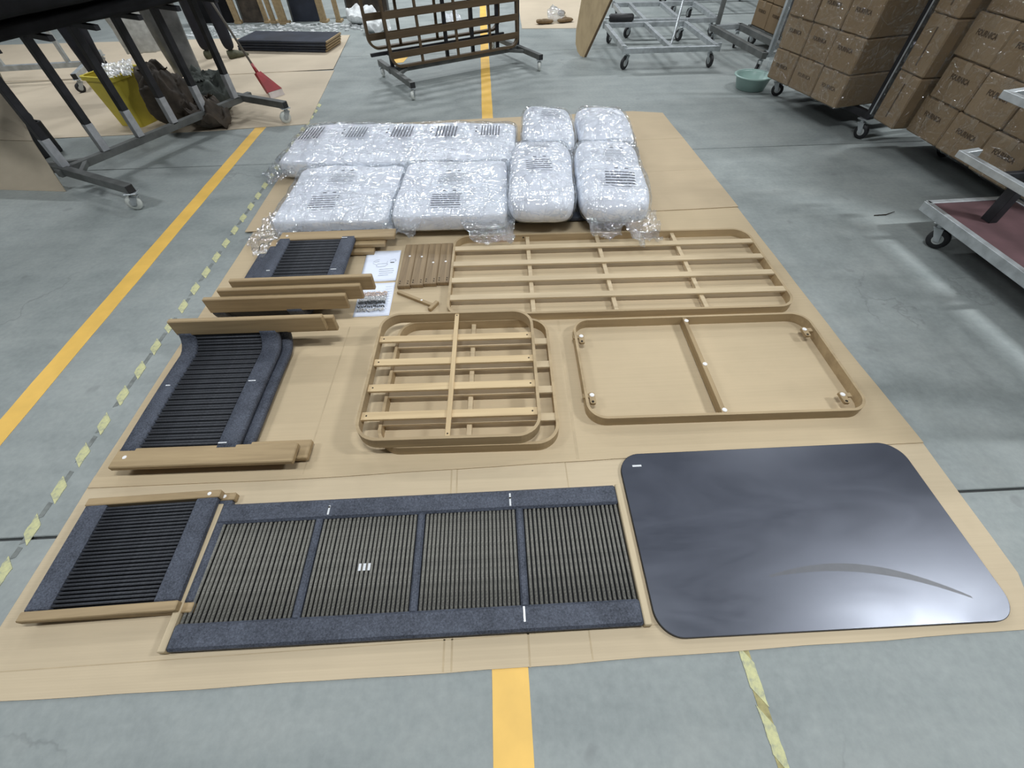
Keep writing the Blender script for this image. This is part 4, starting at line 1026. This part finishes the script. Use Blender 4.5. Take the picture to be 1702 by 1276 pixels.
# brown scraps on far sheet
for k, (x, y, rz, l, lab) in enumerate(((0.86, 8.36, 0.1, 0.13, 'brown elongated scrap on the far pale sheet, left one'), (1.18, 8.42, 0.35, 0.13, 'brown elongated scrap on the far pale sheet, right one'), (1.18, 8.9, -0.3, 0.06, 'small dark scrap at the top of the far pale sheet'))):
    t = thing('wood_scrap', lab, 'scrap', (x, y, 0.0046), rz)
    pillow_mesh(l, 0.05, 0.055, 3, 2.2, 36, 14, 0.012, k * 2.0, 14.0, ridge=0.015).build('scrap_body', 'scrap', t, True)
t = thing('film_heap', 'clump of clear film on the far pale sheet between the brown scraps', 'plastic film', (1.04, 8.50, 0.0046))
pillow_mesh(0.13, 0.10, 0.15, 2.2, 2, 44, 18, 0.05, 8.8, 9.0, ridge=0.05).build('crumpled_film', 'film_loose', t, True)

# --- plywood board with rounded corner ---------------------------------------------------
pb = thing('plywood_board', 'tall plywood board with a rounded lower corner standing beside the silver dollies', 'board', (1.185, 6.55, 0))
pts = [(0.0, 0.0), (-0.05, 0.015), (-0.09, 0.06), (-0.115, 0.13), (-0.115, 0.25), (-0.06, 0.55), (0.06, 1.15), (0.64, 1.15), (0.30, 0.54)]
vs = [Vector((x, 0.35 * z, z)) for x, z in pts]; n = len(vs); vs += [v + Vector((0.008, 0.022, 0)) for v in vs]
fs = [tuple(range(n)), tuple(range(2 * n - 1, n - 1, -1))] + [((i + 1) % n, i, n + i, n + (i + 1) % n) for i in range(n)]
MB().add(vs, fs).build('board_face', 'ply', pb)
MB().bar((0.012, 0.012, 0.004), (0.312, 0.20, 0.54), 0.024, 0.03, 0.002).build('edge_strip', 'brown_slat', pb)
MB().bar((0.312, 0.20, 0.54), (0.652, 0.41, 1.15), 0.024, 0.03, 0.002).build('edge_strip', 'brown_slat', pb)

# --- silver dollies --------------------------------------------------------------------------
def dolly(label, loc, rz, W, D, crossx, z=0.185, wheels=True, bar=0.05, wr=0.064):
    t = thing('dolly', label, 'dolly', loc, rz)
    for y in (0.0, D): MB().bar((0, y, z), (W, y, z), bar, bar).build('frame_rail', 'steel', t)
    for x in (0.02, W - 0.02): MB().bar((x, 0.0, z), (x, D, z), bar, bar).build('frame_rail', 'steel', t)
    for x in crossx: MB().bar((x, 0.02, z + 0.002), (x, D - 0.02, z + 0.002), bar * 0.9, bar * 0.9).build('cross_rail', 'steel', t)
    for x in (0.06, W - 0.06):
        for y in (0.05, D - 0.05): caster(t, x, y, z - bar / 2, wr, 0.5 + x + y * 3)
    for x in (0.0, W):
        for y in (0.0, D): MB().cyl((x, y, z - 0.03), (x, y, z + 0.05), 0.022, 12).build('corner_socket', 'steel', t)
    return t
dolly('empty silver tube dolly beside the plywood board, nearest the camera', (1.53, 5.98, 0), 0.0, 1.09, 1.22, (0.545,))
dolly('silver dolly standing behind the nearest empty dolly', (1.87, 7.40, 0), -0.03, 1.24, 1.10, (0.25, 0.72), 0.18)
dolly('silver dolly at the far right behind the other dollies', (2.9, 8.75, 0), 0.0, 1.5, 0.9, (0.5, 1.0), 0.18)
dp = thing('steel_pipe', 'thin steel pipe leaning on the nearest silver dolly', 'pipe', (2.08, 6.05, 0))
MB().tube([(0.0, 0.02, 0.20), (0.10, 0.25, 0.24), (0.33, 0.85, 0.50), (0.45, 1.2, 0.75)], 0.014, 10).build('pipe', 'steel', dp, True)
MB().lathe([(0.0, 0.0), (0.03, 0.0), (0.03, 0.012), (0.0, 0.012)], 12).build('pipe_foot', 'steel', dp, loc=(0.0, 0.0, 0.187))
rl = thing('black_roller', 'black padded roller resting on the silver dolly next to the plywood board', 'roller', (1.60, 7.28, 0.245), -0.05)
MB().tube([(0.0, 0, 0.0), (0.02, 0, 0), (0.30, 0, 0), (0.32, 0, 0)], [0.03, 0.045, 0.045, 0.03], 16).build('roller_pad', 'rubber', rl, True)
MB().tube([(-0.05, 0, 0.0), (0.40, 0, 0)], 0.012, 10).build('roller_shaft', 'steel', rl, True)
# long beam trolley at right of the dollies
bt3 = thing('beam_trolley', 'long grey beam trolley with posts between the dollies and the green basin', 'trolley', (2.96, 5.55, 0), 0.0)
e = Vector((-0.12, 1.30, 0)); MB().bar((0, 0, 0.20), (e.x, e.y, 0.20), 0.06, 0.06).build('side_beam', 'steel_d', bt3)
MB().bar((0.36, 0.04, 0.20), (0.36 + e.x, e.y + 0.04, 0.20), 0.06, 0.06).build('side_beam', 'steel_d', bt3)
for q in (0.03, 0.97): MB().bar((e.x * q, e.y * q, 0.205), (0.36 + e.x * q, e.y * q + 0.04, 0.205), 0.05, 0.05).build('cross_beam', 'steel', bt3)
for q in (0.05, 0.95):
    for x in (0.03, 0.33): caster(bt3, x + e.x * q, e.y * q + 0.03, 0.17, 0.055, 0.8 + x)
MB().bar((0.06, 0.02, 0.2), (0.06, 0.02, 1.5), 0.045, 0.045).build('post', 'steel', bt3)
MB().bar((0.06 + e.x, e.y, 0.2), (0.06 + e.x, e.y, 1.5), 0.045, 0.045).build('post', 'steel_d', bt3)

# --- basin -------------------------------------------------------------------------------------
ba = thing('plastic_basin', 'pale green plastic basin on the floor beside the carton trolley', 'basin', (2.745, 5.22, 0))
MB().lathe([(0.0, 0.004), (0.125, 0.004), (0.130, 0.0), (0.140, 0.004), (0.172, 0.112), (0.186, 0.118), (0.188, 0.124), (0.168, 0.122), (0.162, 0.112), (0.132, 0.012), (0.0, 0.012)], 40).build('bowl', 'basin', ba, True)
MB().lathe([(0.184, 0.112), (0.192, 0.116), (0.192, 0.125), (0.184, 0.128), (0.172, 0.125)], 40).build('rim', 'basin', ba, True)

# ================================================================== CARTONS
FNT = bpy.data.curves.new('carton_word', 'FONT'); FNT.body = 'FOURNICA'; FNT.size = 0.048; FNT.align_x = 'CENTER'; FNT.align_y = 'CENTER'; FNT.extrude = 0.0004; FNT.offset = 0.0016; FNT.resolution_u = 2
_to = bpy.data.objects.new('tmp_text', FNT); COL.objects.link(_to)
_dg = bpy.context.evaluated_depsgraph_get(); _dg.update()
WORD = bpy.data.meshes.new_from_object(_to.evaluated_get(_dg)); WORD.name = 'carton_word'
bpy.data.objects.remove(_to)
WORD.materials.clear(); WORD.materials.append(M['ink'])
_w = max(v.co.x for v in WORD.vertices) - min(v.co.x for v in WORD.vertices)
BOX = {}
def carton_mesh(d, w, h):
    k = (round(d, 3), round(w, 3), round(h, 3))
    if k not in BOX:
        BOX[k] = (MB().cbox(0, d, 0.002, w - 0.002, 0, h - 0.002, 0.009).mesh('carton_body'), MB().cbox(-0.0012, d + 0.0012, w * 0.5 - 0.024, w * 0.5 + 0.024, h - 0.06, h + 0.0012, 0.0005).mesh('tape_strip'))
        BOX[k][1].materials.append(M['carton_tape'])
    return BOX[k]
def carton(label, loc, rz, d, w, h, group, word=True, wz=0.62, wy=0.5, patch=False, mt='carton', side='x'):
    """box with its printed side on local -x (towards the aisle); w runs along local y"""
    t = thing('carton', label, 'carton', loc, rz, group)
    me, tm = carton_mesh(d, w, h)
    b = bpy.data.objects.new('carton_body', me); COL.objects.link(b); b.parent = t
    if not me.materials: me.materials.append(M[mt])
    b.material_slots[0].link = 'OBJECT'; b.material_slots[0].material = M[mt]
    obj('tape_strip', tm, None, t)
    if word:
        o = obj('printed_word', WORD, None, t, (-0.0012, w * wy, h * wz), (PI / 2, 0, -PI / 2)); sc = min(0.165, w * 0.52) / _w; o.scale = (sc, sc * 1.25, 1)
        if patch: MB().cbox(-0.001, 0.0, w * 0.22, w * 0.78, h * 0.42, h * 0.80, 0.0002).build('pasted_label', 'carton_b', t)
    return t
ROW = ('bottom', 'second', 'third', 'fourth', 'fifth', 'top')
# stack 1
a1 = math.atan2(0.2, 0.89)   # rotation so that local y runs back along the face
S1 = Vector((2.87, 3.96, 0)); u1 = Vector((-0.219, 0.976, 0)); v1 = Vector((0.976, 0.219, 0))
rngb = random.Random(5)
for r in range(6):
    for c in range(3):
        p = S1 + u1 * (0.304 * c) + v1 * (rngb.uniform(-0.006, 0.010)); p.z = 0.203 + 0.2335 * r
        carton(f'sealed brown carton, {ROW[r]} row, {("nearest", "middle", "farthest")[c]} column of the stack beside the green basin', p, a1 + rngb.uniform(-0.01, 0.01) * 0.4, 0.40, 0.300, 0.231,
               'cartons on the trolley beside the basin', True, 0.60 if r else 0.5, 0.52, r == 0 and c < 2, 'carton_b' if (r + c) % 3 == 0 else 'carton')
    for c in range(1):
        p = S1 + v1 * 0.412 + u1 * 0.012; p.z = 0.203 + 0.2335 * r
        carton(f'shaded carton at the near end, {ROW[r]} row, of the stack beside the basin', p, a1, 0.40, 0.30, 0.231, 'cartons on the trolley beside the basin', False, mt='carton')
tr1 = thing('carton_trolley', 'steel trolley with dark posts under the carton stack beside the green basin', 'trolley', S1, a1)
for y in (-0.12, 1.0): MB().bar((0.24, y, 0.172), (0.98, y, 0.172), 0.05, 0.05).build('frame_rail', 'steel_k', tr1)
for x in (0.26, 0.58, 0.95): MB().bar((x, -0.12, 0.172), (x, 1.0, 0.172), 0.05, 0.05).build('frame_rail', 'steel_k', tr1)
for x in (0.24, 0.90):
    for y in (-0.12, 1.0): caster(tr1, x, y, 0.148, 0.055, 1.9 if y < 0 else 2.4)
for x, y in ((0.26, -0.14), (0.92, -0.14), (0.26, 1.03), (0.92, 1.03)):
    MB().bar((x, y, 0.15), (x, y, 1.7), 0.055, 0.045).build('post', 'steel_k', tr1)
    MB().bar((x - 0.028, y - 0.018, 0.19), (x - 0.028, y - 0.018, 1.7), 0.006, 0.012).build('post_edge', 'steel', tr1)
MB().bar((0.26, -0.14, 0.60), (0.92, -0.14, 0.60), 0.03, 0.03).build('rail', 'steel_k', tr1)
# stack 2
S2 = Vector((3.19, 2.51, 0)); a2 = 0.02
u2 = Vector((-math.sin(a2), math.cos(a2), 0)); v2 = Vector((math.cos(a2), math.sin(a2), 0))
cols2 = ('nearest', 'second nearest', 'third', 'fourth', 'farthest')
for r in range(6):
    off = 0.0 if r % 2 == 0 else -0.03
    for c in range(3):
        w = 0.325
        p = S2 + u2 * (0.330 * c + off) + v2 * rngb.uniform(-0.006, 0.012); p.z = 0.203 + 0.236 * r
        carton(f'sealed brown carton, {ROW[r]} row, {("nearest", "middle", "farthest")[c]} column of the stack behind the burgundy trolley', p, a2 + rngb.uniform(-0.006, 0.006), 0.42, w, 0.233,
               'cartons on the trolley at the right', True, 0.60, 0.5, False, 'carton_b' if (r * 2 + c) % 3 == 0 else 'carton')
    p = S2 - u2 * 0.335 + v2 * 0.01; p.z = 0.203 + 0.236 * r
    carton(f'sealed brown carton, {ROW[r]} row, hard against the right picture edge', p, a2, 0.42, 0.325, 0.233, 'cartons on the trolley at the right', True)
for r in range(4):
    p = Vector((3.075, 3.497, 0.203 + 0.331 * r)); q = carton(f'narrow carton set upright at the far end of the right stack, {ROW[r]} one', p, 0.02, 0.40, 0.245, 0.328, 'upright cartons at the far end of the right stack', False)
    MB().cbox(-0.0015, 0.0, 0.115, 0.128, 0.05, 0.27, 0.0003).build('printed_stripe', 'ink', q)
tr2 = thing('carton_trolley', 'low steel trolley in shadow under the right carton stack', 'trolley', S2, a2)
for y in (-0.30, 1.15): MB().bar((0.26, y, 0.172), (0.98, y, 0.172), 0.05, 0.05).build('frame_rail', 'steel_k', tr2)
for x in (0.30, 0.6, 0.92): MB().bar((x, -0.30, 0.172), (x, 1.15, 0.172), 0.05, 0.05).build('frame_rail', 'steel_k', tr2)
for x in (0.42, 0.86):
    for y in (-0.22, 0.98): caster(tr2, x, y, 0.148, 0.055, 1.9)
MB().box(0.06, 0.98, -0.30, 1.2, 0.197, 0.2015).build('deck', 'sack', tr2)
MB().box(0.05, 0.80, 0.03, 0.90, 0.197, 0.2015).build('deck', 'sack', tr1)
for x, y in ((0.92, 1.2), (0.92, -0.36)): MB().bar((x, y, 0.15), (x, y, 1.7), 0.05, 0.05).build('post', 'steel_k', tr2)
# stack 3, far
for r in range(4):
    for c in range(2):
        p = Vector((3.44 - 0.03 * c, 6.30 + 0.33 * c, 0.20 + 0.25 * r))
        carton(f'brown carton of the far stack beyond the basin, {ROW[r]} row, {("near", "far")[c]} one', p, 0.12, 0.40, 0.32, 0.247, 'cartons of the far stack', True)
tr3 = thing('carton_trolley', 'steel trolley under the far carton stack beyond the basin', 'trolley', (3.44, 6.30, 0), 0.12)
for y in (0.0, 0.66): MB().bar((0, y, 0.17), (0.45, y, 0.17), 0.05, 0.05).build('frame_rail', 'steel_d', tr3)
for x in (0.04, 0.40): MB().bar((x, 0, 0.17), (x, 0.66, 0.17), 0.05, 0.05).build('frame_rail', 'steel_d', tr3)
for x in (0.05, 0.40):
    for y in (0.04, 0.62): caster(tr3, x, y, 0.145, 0.055, 2.0)
MB().bar((-0.06, -0.08, 0.15), (-0.06, -0.08, 1.6), 0.05, 0.05).build('post', 'steel_k', tr3)
# stretch wrap around the stacks
def wrap_shell(name, label, P, uu, vv, w, d, z0, z1, seed):
    n = 60; nz = 40; vs = []; fs = []
    per = [(0, 0), (0, w), (d, w), (d, 0)]
    loop = []
    for k in range(4):
        a, b = per[k], per[(k + 1) % 4]; m_ = 24 if abs(b[1] - a[1]) > 0 else 14
        for q in range(m_): loop.append((a[0] + (b[0] - a[0]) * q / m_, a[1] + (b[1] - a[1]) * q / m_))
    N = len(loop)
    for j in range(nz + 1):
        z = z0 + (z1 - z0) * j / nz
        for dx, dy in loop:
            o_ = 0.004 + 0.006 * abs(noise.noise((dx * 9 + seed, dy * 9, z * 12)))
            px = dx + (-o_ if dx < d / 2 else o_); py = dy + (-o_ if dy < w / 2 else o_)
            q = P + vv * px + uu * py; vs.append((q.x, q.y, z))
    for j in range(nz):
        for k in range(N): fs.append((j * N + k, j * N + (k + 1) % N, (j + 1) * N + (k + 1) % N, (j + 1) * N + k))
    return tag(MB().add(vs, fs).build(name, 'wrap', None, True), label, 'plastic film')
wrap_shell('stretch_wrap', 'clear stretch wrap around the carton stack beside the green basin', S1 - v1 * 0.010 - u1 * 0.01, u1, v1, 0.935, 0.84, 0.206, 1.60, 1.0)
wrap_shell('stretch_wrap', 'clear stretch wrap around the carton stack at the right', S2 - v2 * 0.010 - u2 * 0.345, u2, v2, 1.325, 0.45, 0.206, 1.61, 6.0)

wrap_shell('stretch_wrap', 'clear stretch wrap around the upright cartons at the far end of the right stack', Vector((3.068, 3.492, 0)), u2, v2, 0.258, 0.42, 0.206, 1.50, 3.0)
# ================================================================== RIGHT CANTILEVER TROLLEY
ct = thing('flat_trolley', 'silver-edged trolley with burgundy deck and shelf arms at the right edge', 'trolley', (2.63, 2.42, 0), 0.03)
MB().bar((0.0, 0.0, 0.178), (0.0, -1.9, 0.178), 0.035, 0.055).build('side_rail', 'steel', ct)
MB().bar((0.0, -0.01, 0.178), (0.56, -0.01, 0.178), 0.035, 0.055).build('end_rail', 'steel', ct)
MB().bar((0.54, 0.0, 0.178), (0.54, -1.9, 0.178), 0.035, 0.055).build('side_rail', 'steel', ct)
MB().bar((0.0, -1.89, 0.178), (0.56, -1.89, 0.178), 0.035, 0.055).build('end_rail', 'steel', ct)
MB().cbox(0.012, 0.53, -1.88, -0.02, 0.172, 0.200, 0.003).build('deck', 'burgundy', ct)
for x in (0.03, 0.50):
    for y in (-0.16, -1.75): caster(ct, x, y, 0.150, 0.058, 2.2)
for x, y in ((0.20, -0.24), (0.20, -0.85), (0.20, -1.45)):
    MB().bar((x, y, 0.20), (x, y, 1.7), 0.05, 0.06).build('post', 'steel_k', ct)
for z in (0.475, 0.765, 1.06, 1.35, 1.62):
    MB().bar((0.0, 0.02, z), (0.0, -1.8, z), 0.035, 0.035).build('shelf_rail', 'steel', ct)
    MB().bar((0.0, 0.0, z), (0.09, 0.0, z + 0.01), 0.035, 0.035).build('shelf_return', 'steel', ct)
    for y in (-0.24, -0.85, -1.45): MB().bar((0.0, y, z - 0.01), (0.22, y, z - 0.01), 0.03, 0.03).build('shelf_arm', 'steel_k', ct)
rf = thing('slatted_frame', 'brown slatted frame standing on the shelf of the right trolley', 'slatted frame', (2.79, 0.80, 0.785)); rf.rotation_euler = (PI / 2, 0, PI / 2 + 0.03)
MB().ring(rrect(0, 1.5, 0, 0.82, 0.11, 8), rrect(0.022, 1.478, 0.022, 0.798, 0.09, 8), -0.025, 0.025).build('bent_rim', 'brown_slat', rf)
for y in (0.13, 0.27, 0.41, 0.55, 0.69): MB().cbox(0.012, 1.488, y - 0.030, y + 0.030, 0.012, 0.024, 0.002).build('slat', 'brown_slat', rf)
for x in (0.36, 0.75, 1.14): MB().cbox(x - 0.015, x + 0.015, 0.012, 0.808, -0.004, 0.012, 0.002).build('crossbar', 'brown_slat', rf)
tw = thing('twig', 'thin dark twig on the floor beside the burgundy trolley', 'twig', (2.66, 2.62, 0))
MB().tube([(-0.11, 0.0, 0.004), (-0.03, 0.0, 0.006), (0.05, 0.035, 0.005)], [0.003, 0.004, 0.002], 6).build('stem', 'hole', tw, True)
